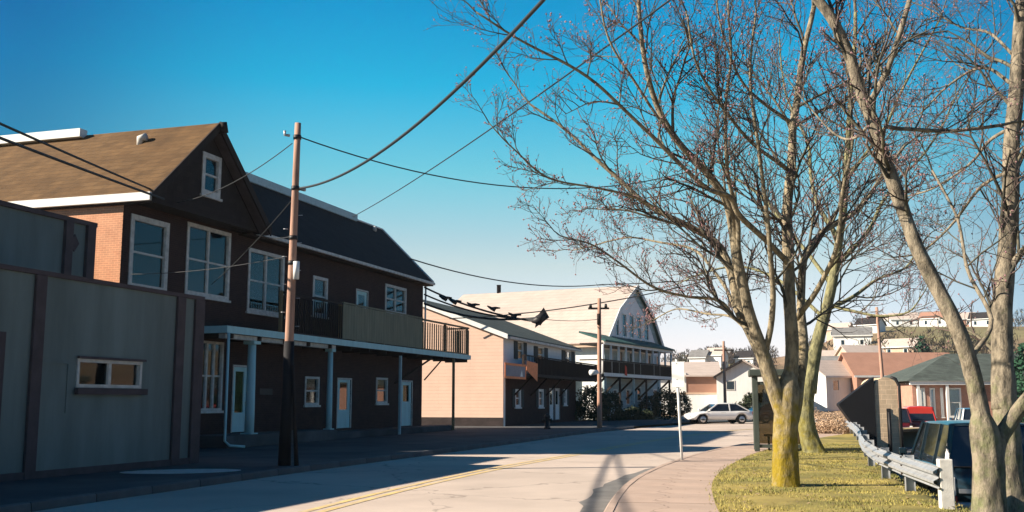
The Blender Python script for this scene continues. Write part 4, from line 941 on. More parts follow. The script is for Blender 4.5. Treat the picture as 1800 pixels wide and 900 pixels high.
# ------------------------------------------------------------------ vehicles
def car(name, label, loc, rz, m, L=4.6, W=1.78, Ht=1.43, kind='sedan', group=None, ground=.3, cat='car', cap=False):
    t_ = thing(name, label, cat, loc, rz, group)
    wr = .33 if kind == 'sedan' else .38; fx, rx = L*.5-.9, -L*.5+.95; ht = Ht
    belt = ht*.62; hood = ht*.58
    def top(x):
        u = x/(L/2)
        if kind == 'sedan': return interp([(-1, ht*.50), (-.96, belt*.98), (-.6, belt+.02), (0, belt), (.35, belt), (.9, hood*.86), (1, hood*.6)], u)
        return interp([(-1, ht*.5), (-.97, ht*.60), (0, ht*.60), (.42, ht*.59), (.93, ht*.50), (1, ht*.36)], u)
    def bot(x):
        z = ground
        for c_ in (fx, rx):
            d_ = abs(x-c_)
            if d_ < wr+.07: z = max(z, wr + math.sqrt(max(0, (wr+.07)**2-d_*d_)))
        return z
    st = sorted(set([round(-L/2+L*i/46, 3) for i in range(47)])); sec = []
    for x in st:
        u = abs(x)/(L/2); w = W/2*(1-.16*max(0, (u-.75)/.25)**2); b_, t__ = bot(x), top(x); b_ = min(b_, t__-.12)
        mz = b_+(t__-b_)*.55
        sec.append([(x,-w*.9,b_),(x,-w,min(mz,max(b_+.02,.55))),(x,-w*.985,mz),(x,-w*.94,t__-.03),(x,-w*.86,t__),(x,0,t__+.03),(x,w*.86,t__),(x,w*.94,t__-.03),(x,w*.985,mz),(x,w,min(mz,max(b_+.02,.55))),(x,w*.9,b_)])
    k = MB(); nS = 11
    k.add([p for s_ in sec for p in s_], [(i*nS+j, i*nS+(j+1) % nS, (i+1)*nS+(j+1) % nS, (i+1)*nS+j) for i in range(len(sec)-1) for j in range(nS)] + [tuple(range(nS-1,-1,-1)), tuple((len(sec)-1)*nS+j for j in range(nS))], True)
    k.build('body', m, t_)
    if kind == 'sedan': gx = [(-L*.43, 0), (-L*.24, 1), (L*.06, 1), (L*.24, 0)]
    else: gx = [(-L*.485, 0), (-L*.44, 1), (L*.10, 1), (L*.24, 0)]
    g = MB(); vs_ = []
    for x, up_ in gx:
        zb = top(x)-.01; zt_ = ht-.04 if up_ else zb+.01; wb = W/2*.9; wt = W/2*(.70 if up_ else .88)
        vs_ += [(x,-wb,zb),(x,-wt,zt_),(x,wt,zt_),(x,wb,zb)]
    g.add(vs_, [(i*4+j, i*4+j+1, (i+1)*4+j+1, (i+1)*4+j) for i in range(3) for j in range(3)] + [(0,1,2,3), (15,14,13,12)]); g.build('windows', M['car_glass'], t_)
    x1, x2 = gx[1][0], gx[2][0]; wt = W/2*.72
    if cap: MB().box(x1-.1, x2+.1, -W*.40, W*.40, ht-.5, ht-.03).build('raised_roof', m, t_, bevel=.08)
    k = MB(); vs_ = []
    for i in range(9):
        x = x1-.03+(x2-x1+.06)*i/8; cz = ht-.03+.035*math.sin(math.pi*i/8)
        vs_ += [(x,-wt,ht-.06),(x,-wt*.97,cz-.01),(x,0,cz+.02),(x,wt*.97,cz-.01),(x,wt,ht-.06)]
    k.add(vs_, [(i*5+j, i*5+j+1, (i+1)*5+j+1, (i+1)*5+j) for i in range(8) for j in range(4)] + [(0,4,3,2,1), (40,41,42,43,44)], True); k.build('roof', m, t_)
    for s_ in (-1, 1):
        for (xa, _a), (xb, _b) in ((gx[0], gx[1]), (gx[3], gx[2])):
            MB().bar((xa, s_*W/2*.89, top(xa)-.01), (xb, s_*W/2*.715, ht-.05), .07, .07).build('pillar', m, t_)
        for fx_ in ((-.12,) if kind == 'sedan' else (-.25, .02)):
            MB().bar((L*fx_, s_*W/2*.905, top(L*fx_)-.01), (L*fx_, s_*W/2*.715, ht-.05), .08, .04).build('pillar', m, t_)
    for cx_ in (fx, rx):
        for s_ in (-1, 1):
            k = MB(); y0, y1 = s_*(W/2-.22), s_*(W/2-.01)
            k.tube([(cx_, y0, wr), (cx_, y0, wr), (cx_, y1-s_*.02, wr), (cx_, y1, wr)], [wr*.9, wr, wr, wr*.92], 22, smooth=True); wo = k.build('wheel', M['rubber'], t_)
            k = MB(); k.tube([(cx_, y1-.01*s_, wr), (cx_, y1+s_*.008, wr)], [wr*.66, wr*.6], 18)
            k.build('rim', M['chrome'], wo)
            for q in range(5):
                a = q*2*math.pi/5; k = MB(); k.bar((cx_, y1+s_*.012, wr), (cx_+math.cos(a)*wr*.58, y1+s_*.012, wr+math.sin(a)*wr*.58), .05, .012, (0,1,0)); k.build('spoke', M['steel'], wo)
    for s_ in (-1, 1):
        z = top(L*.47)-.12
        MB().box(L/2-.12, L/2-.0, s_*W*.27, s_*W*.42, z-.1, z+.05).build('headlight', M['lamp_clear'], t_, bevel=.02)
        z = top(-L*.48)-.14
        if kind == 'sedan': MB().box(-L/2-.012, -L/2+.12, s_*W*.33, s_*W*.455, z-.13, z+.08).build('tail_light', M['lamp_red'], t_, bevel=.02)
        else:
            tl = MB().box(-L/2-.02, -L/2+.14, s_*W*.385, s_*W*.472, z-.38, z-.05).build('tail_light', M['lamp_clear'], t_, bevel=.02)
            MB().box(-L/2-.03, -L/2+.13, s_*W*.38, s_*W*.47, z-.56, z-.385).build('brake_lens', M['lamp_red'], tl, bevel=.015)
        MB().box(L*.2, L*.2+.1, s_*W*.5, s_*(W*.5+.16), belt+.02, belt+.15).build('mirror', m, t_, bevel=.02)
        MB().box(-L*.05, L*.03, s_*(W*.497), s_*(W*.503), belt-.14, belt-.11).build('door_handle', M['chrome'], t_)
    MB().box(L/2-.14, L/2+.05, -W*.40, W*.40, ground, ground+.2).build('bumper', m, t_, bevel=.04)
    MB().box(-L/2-.05, -L/2+.14, -W*.40, W*.40, ground, ground+.22).build('bumper', m if kind == 'sedan' else M['steel'], t_, bevel=.04)
    if kind == 'suv':
        MB().box(-L/2-.03, -L/2-.0, -W*.36, W*.36, ht*.36, ht*.40).build('trim_strip', M['chrome'], t_, bevel=.005)
        MB().box(-L/2-.035, -L/2-.0, -.26, .26, ground+.32, ground+.45).build('number_plate', M['white_dirty'], t_, bevel=.004)
        MB().bar((-L/2+.06, -.1, ht*.66), (-L/2+.03, .42, ht*.63), .02).build('wiper', M['rubber'], t_)
    return t_
car('parked_car', 'white saloon car parked side-on across the far end of the street', (14.3, 72, 0.0), R(180+12), M['car_white'], L=4.7, Ht=1.42, group='cars parked by the far street')
car('parked_car', 'dark blue car half hidden behind the shelter, beside the white saloon', (19.2, 75.0, 0.0), R(12), M['car_blue'], L=4.5, Ht=1.45, group='cars parked by the far street')
car('parked_suv', 'dark blue-black estate car below the guard rail, beside the forked tree', (9.25, 21.2, -.78), R(79), M['car_dark'], L=4.8, W=1.95, Ht=1.98, kind='suv', cat='car', ground=.34)
car('parked_car', 'bright red van in the lot beyond the black estate car roof', (24.2, 62, -.78), R(75), M['car_red'], L=4.6, Ht=2.05, kind='suv', cap=True, group='cars in the lower lot')
car('parked_car', 'maroon car in the lot between the tan shed and the red car', (21.9, 60, -.78), R(78), M['car_maroon'], L=4.5, Ht=1.95, kind='suv', group='cars in the lower lot')
car('parked_car', 'blue car in the lot to the right of the red car', (27.0, 61, -.78), R(75), M['car_blue'], L=4.4, Ht=1.95, kind='suv', group='cars in the lower lot')
car('parked_car', 'orange-red car glimpsed at the right edge behind the forked tree', (18.9, 36.5, -.78), R(4), M['orange'], L=4.4, Ht=1.5, group='cars in the lower lot')

# ------------------------------------------------------------------ shed by the lot
c = at(1560, 740, 44); sh = thing('shed', 'small tan stone shed with a black sloping canopy on its left side', 'shed', (c.x, 44, -.75), R(-6))
tp = at(1545, 662, 44).z+.75; w_ = .95
mb = MB(); arc = [(-w_*.5, 0), (w_*.5, 0)] + [(w_*.5*math.cos(a), tp-.45+.42*math.sin(a)) for a in [i*math.pi/10 for i in range(11)]]
mb.prism(arc, 0, 2.6, 'y'); mb.build('wall', M['stone_tan'], sh)
hx = 1.5
mb = MB(); mb.prism([(-w_*.5-.01, tp-.02), (-w_*.5-.01, .1), (-w_*.5-.35, .45), (-w_*.5-hx, tp-1.22), (-w_*.5-hx, tp-1.15)], -.05, .5, 'y'); mb.build('canopy', M['black_tarp'], sh)
mb = MB(); mb.tube([(w_*.2, -.08, tp-.02), (w_*.42, -.08, tp-.1), (w_*.56, -.08, tp-.4), (w_*.56, -.08, 0)], .065, 8); mb.build('drainpipe', M['black_iron'], sh)
mb = MB(); mb.box(-.02, .14, -.03, -.001, .2, tp-1.35); mb.build('door_slot', M['black_iron'], sh)
mb = MB(); mb.tube([(.06, -.06, tp-1.5), (.08, -.06, .2)], .05, 6); mb.build('pipe', M['black_iron'], sh)
# dry brush mounds by the rail
for i, (px, Y, w_, h_, lb) in enumerate(((1452, 50, 1.6, 1.1, 'dry brown brush mound behind the leaning tree'), (1478, 47, 1.3, .95, 'dry brown brush mound at the far end of the guard rail'), (1436, 56, 1.8, 1.3, 'farther dry brown brush seen between the two nearer trunks'))):
    c = at(px, 760, Y); shrub('brush', lb, 'shrub', (c.x, Y, .0), [(0,0,h_*.3,w_,w_,h_*.6), (w_*.8,.2,h_*.25,w_*.8,w_*.8,h_*.45), (-w_*.7,.3,h_*.2,w_*.7,w_*.7,h_*.4)], 9000, .04, 'brush', 40+i)

# ------------------------------------------------------------------ far houses
def plain_house(label, loc, rz, w, d, h, rh, wall, roof, nwin=3, storeys=1, cat='house', hip=0, group=None, chimney=False, name='far_house', porch=False):
    """ridge along local x, front at local y=0"""
    t_ = thing(name, label, cat, loc, rz, group)
    hl = []
    for s_ in range(storeys):
        zz = h*(s_+.32)/storeys
        for i in range(nwin):
            cx_ = -w/2 + w*(i+.5)/nwin; hl.append((cx_-.5, cx_+.5, zz, zz+min(1.4, h/storeys*.5)))
    k = MB(); k.wall(-w/2, w/2, -4, h, 0, .2, hl); k.box(-w/2, -w/2+.2, .201, d-.2, -4, h).box(w/2-.2, w/2, .201, d-.2, -4, h).box(-w/2, w/2, d-.2, d, -4, h)
    if not hip: k.prism([(.0, h), (d, h), (d/2, h+rh)], -w/2, -w/2+.2, 'x').prism([(.0, h), (d, h), (d/2, h+rh)], w/2-.2, w/2, 'x')
    k.build('wall', M[wall], t_)
    MB().box(-w/2+.3, w/2-.3, 1.0, 1.02, 0, h-.1).build('interior_wall', M['interior'], t_)
    ov_ = .4; k = MB(); x0_, x1_ = -w/2-ov_, w/2+ov_
    zz = h-.0
    k.add([(x0_,-ov_,zz),(x1_,-ov_,zz),(x1_-hip,d/2,zz+rh+.15),(x0_+hip,d/2,zz+rh+.15),(x0_,d+ov_,zz),(x1_,d+ov_,zz)], [(0,1,2,3),(4,3,2,5),(0,3,4),(1,5,2),(0,4,5,1)])
    if not hip:
        k = MB()
        for ya, yb in ((-ov_, d/2), (d+ov_, d/2)):
            sl = rh/(d/2); k.prism([(ya, zz-ov_*sl+.03), (yb, zz+rh+.03), (yb, zz+rh+.2), (ya, zz-ov_*sl+.2)], x0_, x1_, 'x')
    k.build('roof', M[roof], t_)
    MB().box(x0_, x1_, -ov_-.06, -ov_-.003, zz-.25, zz-.02).build('fascia', M['white'], t_)
    for q in hl:
        f_ = MB(); f_.box(q[0], q[1], -.02, .08, q[3]-.1, q[3]).box(q[0], q[1], -.02, .08, q[2], q[2]+.1).box(q[0], q[0]+.1, -.019, .079, q[2]+.1, q[3]-.1).box(q[1]-.1, q[1], -.019, .079, q[2]+.1, q[3]-.1)
        wo = f_.build('window', M['white'], t_); MB().box(q[0]+.1, q[1]-.1, .05, .06, q[2]+.1, q[3]-.1).build('pane', M['glass'], wo)
    if chimney: MB().box(w*.2, w*.2+.8, d/2-.4, d/2+.4, h, h+rh+1.1).build('chimney', M['rust'], t_)
    return t_
# rust and white building behind the white car
c = at(1230, 720, 120)
t5 = thing('commercial_building', 'low white building with a rust-orange upper wall band behind the white car', 'building', (c.x, 120, -.5), R(-10))
xl = at(1180, 700, 120).x-c.x; xr_ = at(1264, 700, 120).x-c.x
zb = lambda py: at(1230, py, 120).z+.5
MB().box(xl-3, xr_, 0, 8, -3, zb(690)).build('lower_wall', M['white'], t5)
MB().box(xl+1.8, xr_-.05, .1, 8, zb(690)+.003, zb(662)).build('upper_wall', M['rust'], t5)
MB().box(xl-3, xl+1.79, .02, 8, zb(690)+.003, zb(655)).build('corner_wall', M['white'], t5)
k = MB(); k.prism([(-.4, zb(660)), (9, zb(660)+1.9), (9, zb(660)+1.6), (-.4, zb(660)-.15)], xl-3, xr_+.3, 'x'); k.build('roof', M['roof_pale'], t5)
k = MB(); k.box(xl, xr_, -.05, -.004, zb(690)-.2, zb(690)); k.build('fascia', M['tan_wall'], t5)
# white gable house right of it (gable towards us)
c = at(1308, 720, 116); ax = c.x
t6 = thing('white_house', 'white gabled house with one dark roof edge, right of the rust-banded building', 'house', (ax, 116, -.5), R(-14))
hw = 5.2; g0 = at(1308, 634, 116).z+.5; e0 = at(1262, 662, 116).z+.5; hw = (at(1308,634,116).x-at(1258,660,116).x)
k = MB(); k.prism([(-hw+.3, -3), (hw-.3, -3), (hw-.3, e0), (0, g0-.1), (-hw+.3, e0)], 0, 9, 'y'); k.build('wall', M['white'], t6)
for s_ in (-1, 1):
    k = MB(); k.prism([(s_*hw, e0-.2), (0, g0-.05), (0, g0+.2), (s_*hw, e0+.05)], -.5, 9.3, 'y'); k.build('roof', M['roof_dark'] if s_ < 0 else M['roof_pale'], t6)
a = at(1285, 685, 115.9).x-ax; z_ = at(1285, 686, 116).z+.5
wo = MB().box(a-.5, a+.5, -.05, -.002, z_, z_+1.1).build('window', M['white_dirty'], t6); MB().box(a-.4, a+.4, -.06, -.051, z_+.1, z_+1.0).build('pane', M['car_glass'], wo)
c = at(1300, 712, 106)
shrub('hedge', 'long dark clipped hedge in front of the white gabled house', 'hedge', (c.x, 106, -.1), [(-1.6,0,.6,1.1,.8,.6),(0,0,.8,1.3,.8,.8),(1.3,0,1.4,1.1,.9,1.3),(2.4,0,1.5,1.0,.9,1.3)], 5000, .12, 'hedge', 50)
# brick house with white columns by the lot
c = at(1605, 715, 82); zbase = -.6
M['brick_dull'] = mat('brick_dull', (.42,.23,.17), .9, .14, 2.2, .2, 50, col2=(.36,.20,.15), kind='brick')
t7 = thing('brick_bungalow', 'brick building with dark hipped roof and white window bays behind the parked cars', 'building', (c.x, 82, zbase), R(-3))
ht7 = at(1640, 674, 82).z-zbase; w7 = 20
wb7 = [(at(x0,700,82).x-c.x, at(x1,700,82).x-c.x) for x0, x1 in ((1617,1626),(1634,1643),(1652,1657),(1665,1688),(1740,1750),(1775,1790))]
hl = [(a, b, .9, ht7-.35) for a, b in wb7]
k = MB(); k.wall(0, w7, -1, ht7, 0, .25, hl); k.box(0, .25, .26, 10, -1, ht7).box(w7-.25, w7, .26, 10, -1, ht7); k.build('wall', M['brick_dull'], t7)
for q in hl: window(t7, *q, 0, fr=.12, mull=0, rails=1, back='curtain', frame_m='white')
MB().box(.3, w7-.3, 1.2, 1.22, 0, ht7-.1).build('interior_wall', M['interior'], t7)
MB().box(-.3, w7+.3, -.5, -.3, ht7-.12, ht7+.18).build('fascia', M['white'], t7)
for xx in (.35, 2.6, 5.1): MB().box(xx-.1, xx+.1, -.45, -.25, -.5, ht7-.13).build('column', M['white'], t7)
k = MB(); rz7 = at(1690, 622, 87).z-zbase
k.add([(-.6,-.6,ht7+.18),(w7+.6,-.6,ht7+.18),(w7-4.5,5,rz7),(4.6,5,rz7),(-.6,10.6,ht7+.18),(w7+.6,10.6,ht7+.18)], [(0,1,2,3),(4,3,2,5),(0,3,4),(1,5,2),(0,4,5,1)]); k.build('roof', M['roof_slate'], t7)
# mid-distance houses
def H_at(px, py, Y): p = at(px, py, Y); return (p.x, Y, p.z)
mids = [
 ('orange-roofed long house left of the brick building with white bays', 1600, 700, 118, 12, 8, 2.6, 2.6, 'rust', 'rust', 3, R(0)),
 ('pale house with grey roof low in the valley just left of the black shed canopy', 1488, 700, 120, 5.5, 6, 2.6, 1.7, 'white', 'roof_pale', 2, R(20)),
 ('small white house with grey roof left of the pale valley house', 1462, 678, 150, 4.5, 5, 2.6, 1.6, 'white', 'roof_grey', 2, R(-20)),
 ('pinkish house halfway up the hill directly behind the far utility pole', 1528, 655, 190, 7, 6, 3, 2, 'tan_wall', 'roof_pale', 2, R(10)),
 ('dark-roofed little house between trunks at the foot of the hill', 1440, 704, 130, 4, 5, 2.2, 1.5, 'tan_wall', 'roof_grey', 1, R(5)),
]
for i, (lb, px, py, Y, w_, d_, h_, rh, wa, ro, nw, an) in enumerate(mids):
    x_, y_, _z = H_at(px, py, Y); plain_house(lb, (x_, Y, max(_z, terrain(x_, Y))), an, w_, d_, h_, rh, wa, ro, nw, group='houses below the hill')
hill = [
 (1497, 268, 10, 8, 5, 3, 'white', 'roof_grey', 'large white house on the hill left of the far pole'),
 (1522, 300, 7, 7, 4, 3, 'white', 'roof_dark', 'white house with dark roof just left of the far pole on the hill'),
 (1590, 345, 9, 7, 4, 3, 'white', 'roof_pale', 'pale-roofed white house on the ridge right of the far pole'),
 (1612, 350, 7, 7, 5, 3, 'tan_wall', 'roof_grey', 'tan house with grey roof on the ridge'),
 (1640, 330, 9, 7, 4, 3, 'white', 'rust', 'white house with rusty roof on the ridge above the conifer'),
 (1664, 340, 7, 7, 5, 3, 'white', 'roof_grey', 'tall white house on the ridge left of the slanting tree stem'),
 (1690, 335, 9, 7, 4, 3, 'rust', 'roof_pale', 'brick-red house on the ridge behind the slanting tree stem'),
 (1726, 330, 8, 7, 4, 3, 'white', 'roof_dark', 'white dark-roofed house at the right end of the ridge'),
 (1471, 350, 8, 7, 4, 3, 'tan_wall', 'roof_pale', 'faint pinkish house on the ridge beside the leaning tree'),
 (1545, 360, 9, 7, 4, 3, 'white', 'roof_pale', 'pale house on the ridge top behind the far pole'),
 (1224, 300, 5, 7, 6, 3, 'white', 'roof_grey', 'narrow white house on the far rise above the rust-banded building'),
 (1252, 300, 5, 7, 6, 3, 'white', 'roof_pale', 'pale narrow house on the far rise left of the thin dark pole'),
 (1262, 320, 6, 7, 4, 3, 'tan_wall', 'roof_grey', 'faded tan house on the far rise right of the thin dark pole'),
 (1306, 300, 6, 7, 4, 3, 'white', 'roof_dark', 'small house on the far rise above the white gabled house'),
 (1575, 230, 8, 7, 3.5, 2.5, 'tan_wall', 'roof_pale', 'low tan house on the slope right below the ridge road'),
 (1475, 215, 7, 7, 4, 2.5, 'white', 'roof_pale', 'white house lower on the slope beside the leaning tree'),
]
for i, (px, Y, w_, d_, h_, rh, wa, ro, lb) in enumerate(hill):
    x_ = (px-900)/1800*Y; plain_house(lb, (x_, Y, terrain(x_, Y)-.3), R(random.Random(i).uniform(-48, -14)), w_*.95, d_*.85, h_*.75, rh*.7, wa, ro, 2, group='houses on the hill')
# winter woods on the hill (one mass) and a conifer
mb = MB(); rnd = random.Random(5)
for i in range(520):
    Y = rnd.uniform(150, 430); px = rnd.choice([rnd.uniform(1160, 1360), rnd.uniform(1400, 1900), rnd.uniform(1400, 1900)])
    x_ = (px-900)/1800*Y
    if noise.noise(Vector((x_*.02, Y*.02, 7))) < -.12 : continue
    if any(abs(px-h_[0]) < 22 and Y < h_[1]+4 and Y > h_[1]-70 for h_ in hill): continue
    z0 = terrain(x_, Y); hh_ = rnd.uniform(2.6, 5.5); rw = rnd.uniform(1.2, 2.8)
    for j in range(64):
        u = rnd.uniform(-1, 1); a = rnd.uniform(0, 6.283); s_ = math.sqrt(1-u*u)*rnd.uniform(.5, 1)
        p = Vector((x_+rw*s_*math.cos(a), Y+rw*s_*math.sin(a), z0+hh_*(.55+.45*u)))
        e1 = Vector((rnd.gauss(0,.5), rnd.gauss(0,.5), 1)).normalized(); e2 = e1.orthogonal().normalized(); q = rnd.uniform(.25, .6)
        mb.add([p-e1*q*1.3, p+e2*q*.35, p+e1*q*1.3, p-e2*q*.35], [(0,1,2,3)])
tag(mb.build('woods', M['woods']), 'bare brown winter woods covering the hillside', 'woods', kind='stuff')
c = at(1624, 660, 190); z0 = terrain(c.x, 190)
ct = thing('conifer', 'single dark green conifer on the hillside above the orange-roofed house', 'tree', (c.x, 190, z0))
MB().tube([(0,0,0),(0,0,6)], [.3,.1], 6).build('trunk', M['wood_dark'], ct)
leaf_mass('crown', M['conifer'], [(0,0,1.6,3.2,3,1.2),(0,0,3,2.4,2.3,1.3),(0,0,4.6,1.5,1.5,1.3),(0,0,6,.8,.8,1.1)], 4000, .3, ct)
c = at(1797, 650, 70)
gt = thing('evergreen', 'tall dark evergreen at the right edge behind the brick building roof', 'tree', (at(1812, 650, 76).x, 76, -.7))
MB().tube([(0,0,0),(0,0,5)], [.3,.1], 6).build('trunk', M['wood_dark'], gt)
leaf_mass('crown', M['conifer'], [(0,0,2,2.6,2.4,2),(0,0,4.2,2.1,2,1.8),(0,0,5.6,1.3,1.2,1.3)], 5000, .18, gt)

# ------------------------------------------------------------------ bare trees
class Tree:
    def __init__(s, name, label, base, Y, seed, bark, twigscale=1.0, k1=9, k2=5):
        s.r = random.Random(seed); s.root = thing(name, label, 'tree', base, 0, 'bare trees on the grass strip'); s.base = Vector(base); s.Y = Y; s.bark = bark
        s.twigs = MB(); s.mid = MB(); s.buds = MB(); s.ts = twigscale; s.k1 = k1; s.k2 = k2
    def px(s, pts): return [at(p[0], p[1], s.Y + (p[2] if len(p) > 2 else 0)) - s.base for p in pts]
    def smooth(s, P, n=5):
        Q_ = [2*P[0]-P[1]] + P + [2*P[-1]-P[-2]]; o = []
        for i in range(1, len(Q_)-2):
            for k in range(n):
                t_ = k/n
                o.append(.5*((2*Q_[i]) + (Q_[i+1]-Q_[i-1])*t_ + (2*Q_[i-1]-5*Q_[i]+4*Q_[i+1]-Q_[i+2])*t_*t_ + (-Q_[i-1]+3*Q_[i]-3*Q_[i+1]+Q_[i+2])*t_**3))
        return o + [P[-1]]
    def limb(s, pts, r0, r1, kids=8, name='limb', start=.25, klen=1.9, sides=10, wob=.05):
        P = s.smooth(s.px(pts)); n = len(P)
        L_ = sum((P[i+1]-P[i]).length for i in range(n-1))
        P = [p + Vector((noise.noise(p*.9+s.base), noise.noise(p*.9+Vector((7,0,0))), noise.noise(p*.9+Vector((0,9,0)))))*wob*min(1, i/3) for i, p in enumerate(P)]
        rad = [(r0+(r1-r0)*(i/(n-1))**.85)*(1+.09*noise.noise(P[i]*3)) for i in range(n)]
        MB().tube(P, rad, sides).build(name, s.bark, s.root)
        for k in range(kids):
            t_ = start+(1-start)*(k+s.r.random())/kids; i = min(int(t_*(n-1)), n-2)
            d = (P[i+1]-P[i]).normalized(); s.child(P[i], d, klen*s.r.uniform(.6, 1.25)*(1-.35*t_), min(.03, rad[i]*s.r.uniform(.35, .6)), 1)
        s.child(P[-1], (P[-1]-P[-2]).normalized(), klen*.8, r1*.95, 1, dev=.15)
        return P
    def child(s, p, d, L_, r, lvl, dev=None):
        rr = s.r; ax = Vector((rr.gauss(0,1), rr.gauss(0,1)*.8, rr.gauss(0,1))).normalized()
        side = (ax - d*ax.dot(d)).normalized()
        a = rr.uniform(.5, 1.05) if dev is None else dev
        d = (d*math.cos(a) + side*math.sin(a)); d.z += .16; d.normalize()
        n = 5 if lvl == 1 else (4 if lvl == 2 else 3)
        P = [p]; dirn = d
        for k in range(n):
            dirn = (dirn + Vector((rr.gauss(0,.16), rr.gauss(0,.16), rr.gauss(0,.13)+.05))).normalized(); P.append(P[-1]+dirn*(L_/n))
        r = max(r, [0, .011, .0055, .0036][lvl]*s.ts); re = max(r*.35, .0028*s.ts)
        mb_ = s.mid if lvl == 1 else s.twigs
        mb_.tube(P, [r+(re-r)*k/n for k in range(n+1)], 6 if lvl == 1 else (4 if lvl == 2 else 3), caps=False)
        if lvl < 3:
            kn = (s.k1 if lvl == 1 else s.k2)
            for k in range(kn):
                t_ = .2+.8*(k+rr.random())/kn; i = min(int(t_*n), n-1); q = P[i].lerp(P[i+1], t_*n-i if t_*n-i <= 1 else 1)
                s.child(q, (P[i+1]-P[i]).normalized(), L_*rr.uniform(.32, .62), r*.5, lvl+1)
        else:
            for k in range(2):
                q = P[-1-k] if k < 2 else P[1]
                if rr.random() < .5: s.bud(q)
    def bud(s, q):
        rr = s.r; b = rr.uniform(.008, .022)*s.ts
        e = [Vector((rr.uniform(-.4,.4), rr.uniform(-.4,.4), 1))*b*1.3, Vector((1, rr.uniform(-.4,.4), 0))*b, Vector((0, 1, rr.uniform(-.4,.4)))*b]
        s.buds.add([q+e[0], q-e[0]*.7, q+e[1], q-e[1], q+e[2], q-e[2]], [(0,2,4),(0,4,3),(0,3,5),(0,5,2),(1,4,2),(1,3,4),(1,5,3),(1,2,5)])
    def done(s):
        tag(s.mid.build('branches', M['branch'], s.root), kind='stuff')
        tag(s.twigs.build('twigs', M['twig'], s.root), kind='stuff')
        if s.buds.v: tag(s.buds.build('buds', M['bud'], s.root), kind='stuff')
def trunk(T, pts, rad, flare=True, taper=.75):
    P = T.smooth(T.px(pts), 18); n = len(P); R_ = [interp([(i/(len(rad)-1), r) for i, r in enumerate(rad)], k/(n-1)) for k in range(n)]
    R_ = [q*(1 if k < n*.8 else 1-taper*((k-n*.8)/(n*.2))**1.5) for k, q in enumerate(R_)]; mb_ = MB(); N_ = 36; vs_ = []
    for k, p in enumerate(P):
        for j in range(N_):
            a = 2*math.pi*j/N_; fl = 1+ (.42*max(0, 1-k/11)**2*(.6+.6*math.sin(a*5+1)) if flare else 0)
            rr = R_[k]*fl*(1+.12*noise.noise(Vector((math.cos(a)*1.6, math.sin(a)*1.6, p.z*1.3))) + .05*noise.noise(Vector((math.cos(a)*7, math.sin(a)*7, p.z*5)))); vs_.append((p.x+rr*math.cos(a), p.y+rr*math.sin(a), p.z))
    mb_.add(vs_, [(k*N_+j, k*N_+(j+1) % N_, (k+1)*N_+(j+1) % N_, (k+1)*N_+j) for k in range(n-1) for j in range(N_)], True)
    mb_.add([P[-1]+Vector((0,0,.02))]+[vs_[(n-1)*N_+j] for j in range(N_)], [(0, 1+j, 1+(j+1) % N_) for j in range(N_)], True)
    mb_.build('trunk', T.bark, T.root)

Y1 = 18.0; b = at(1384, 866, Y1); T1 = Tree('bare_tree', 'many-stemmed bare tree with yellow moss on its trunk, beside the shelter', (b.x, Y1, .1), Y1, 11, M['bark_moss'], .95, 9, 4)
trunk(T1, [(1384,872),(1382,820),(1381,760),(1384,700),(1388,650)], [.245,.225,.215,.205,.17], taper=.5)
T1.limb([(1384,765,0),(1376,725,-.05),(1352,655,-.1),(1325,580,-.2),(1302,480,-.3),(1290,410,-.3),(1275,350,-.4),(1238,300,-.5),(1190,250,-.7),(1150,170,-.9),(1128,60,-1.1),(1120,-40,-1.2)], .15, .03, 12, klen=2.0)
T1.limb([(1384,770,.05),(1368,715,.1),(1335,630,.3),(1300,540,.6),(1268,440,.9),(1215,398,1.1),(1140,362,1.2),(1075,305,1.3),(1010,240,1.4),(930,185,1.5)], .12, .02, 13, klen=1.7)
T1.limb([(1384,745,0),(1388,690),(1391,620,0),(1388,520,0),(1384,430,.1),(1386,350,.2),(1392,270,.3),(1394,215,.3),(1405,150,.4),(1418,80,.5),(1432,0,.5)], .15, .045, 12, klen=2.2)
T1.limb([(1388,760,.05),(1400,705,.1),(1410,610,.4),(1408,520,.8),(1415,450,1.1),(1450,405,1.5),(1500,375,1.9),(1545,320,2.2),(1590,255,2.5)], .12, .025, 12, klen=2.0)
T1.limb([(1392,470,.0),(1350,425,-.4),(1300,378,-.8),(1282,346,-1.0),(1245,333,-1.3),(1200,290,-1.6),(1130,225,-1.9),(1060,160,-2.2),(980,105,-2.4),(900,62,-2.6),(835,22,-2.7)], .06, .014, 15, klen=1.25, start=.3)
T1.limb([(1292,560,.4),(1262,528,.3),(1205,520,.1),(1150,505,-.1),(1090,465,-.3),(1040,430,-.4),(985,415,-.5)], .035, .012, 10, klen=.95)
T1.limb([(1215,398,1.1),(1150,385,.9),(1100,372,.8),(1050,368,.7)], .025, .01, 6, klen=.8)
T1.limb([(1200,392,1.1),(1120,350,.4),(1050,330,-.1),(960,310,-.5),(905,262,-.8),(862,215,-1.0)], .03, .01, 9, klen=.95)
T1.limb([(1392,215,.3),(1350,190,.2),(1310,150,0),(1285,100,-.2),(1265,40,-.3),(1255,-30,-.3)], .035, .014, 8, klen=1.4)
T1.limb([(1394,225,.3),(1440,195,.5),(1500,170,.8),(1540,120,1.0),(1560,50,1.1)], .035, .014, 8, klen=1.4)
T1.limb([(1388,300,.2),(1345,270,-.6),(1290,215,-1.2),(1230,120,-1.6),(1205,20,-1.8)], .04, .014, 9, klen=1.5)
T1.limb([(1300,480,-.3),(1296,380,-.5),(1278,300,-.9),(1275,200,-1.2),(1285,90,-1.4),(1280,0,-1.5)], .05, .016, 10, klen=1.5)
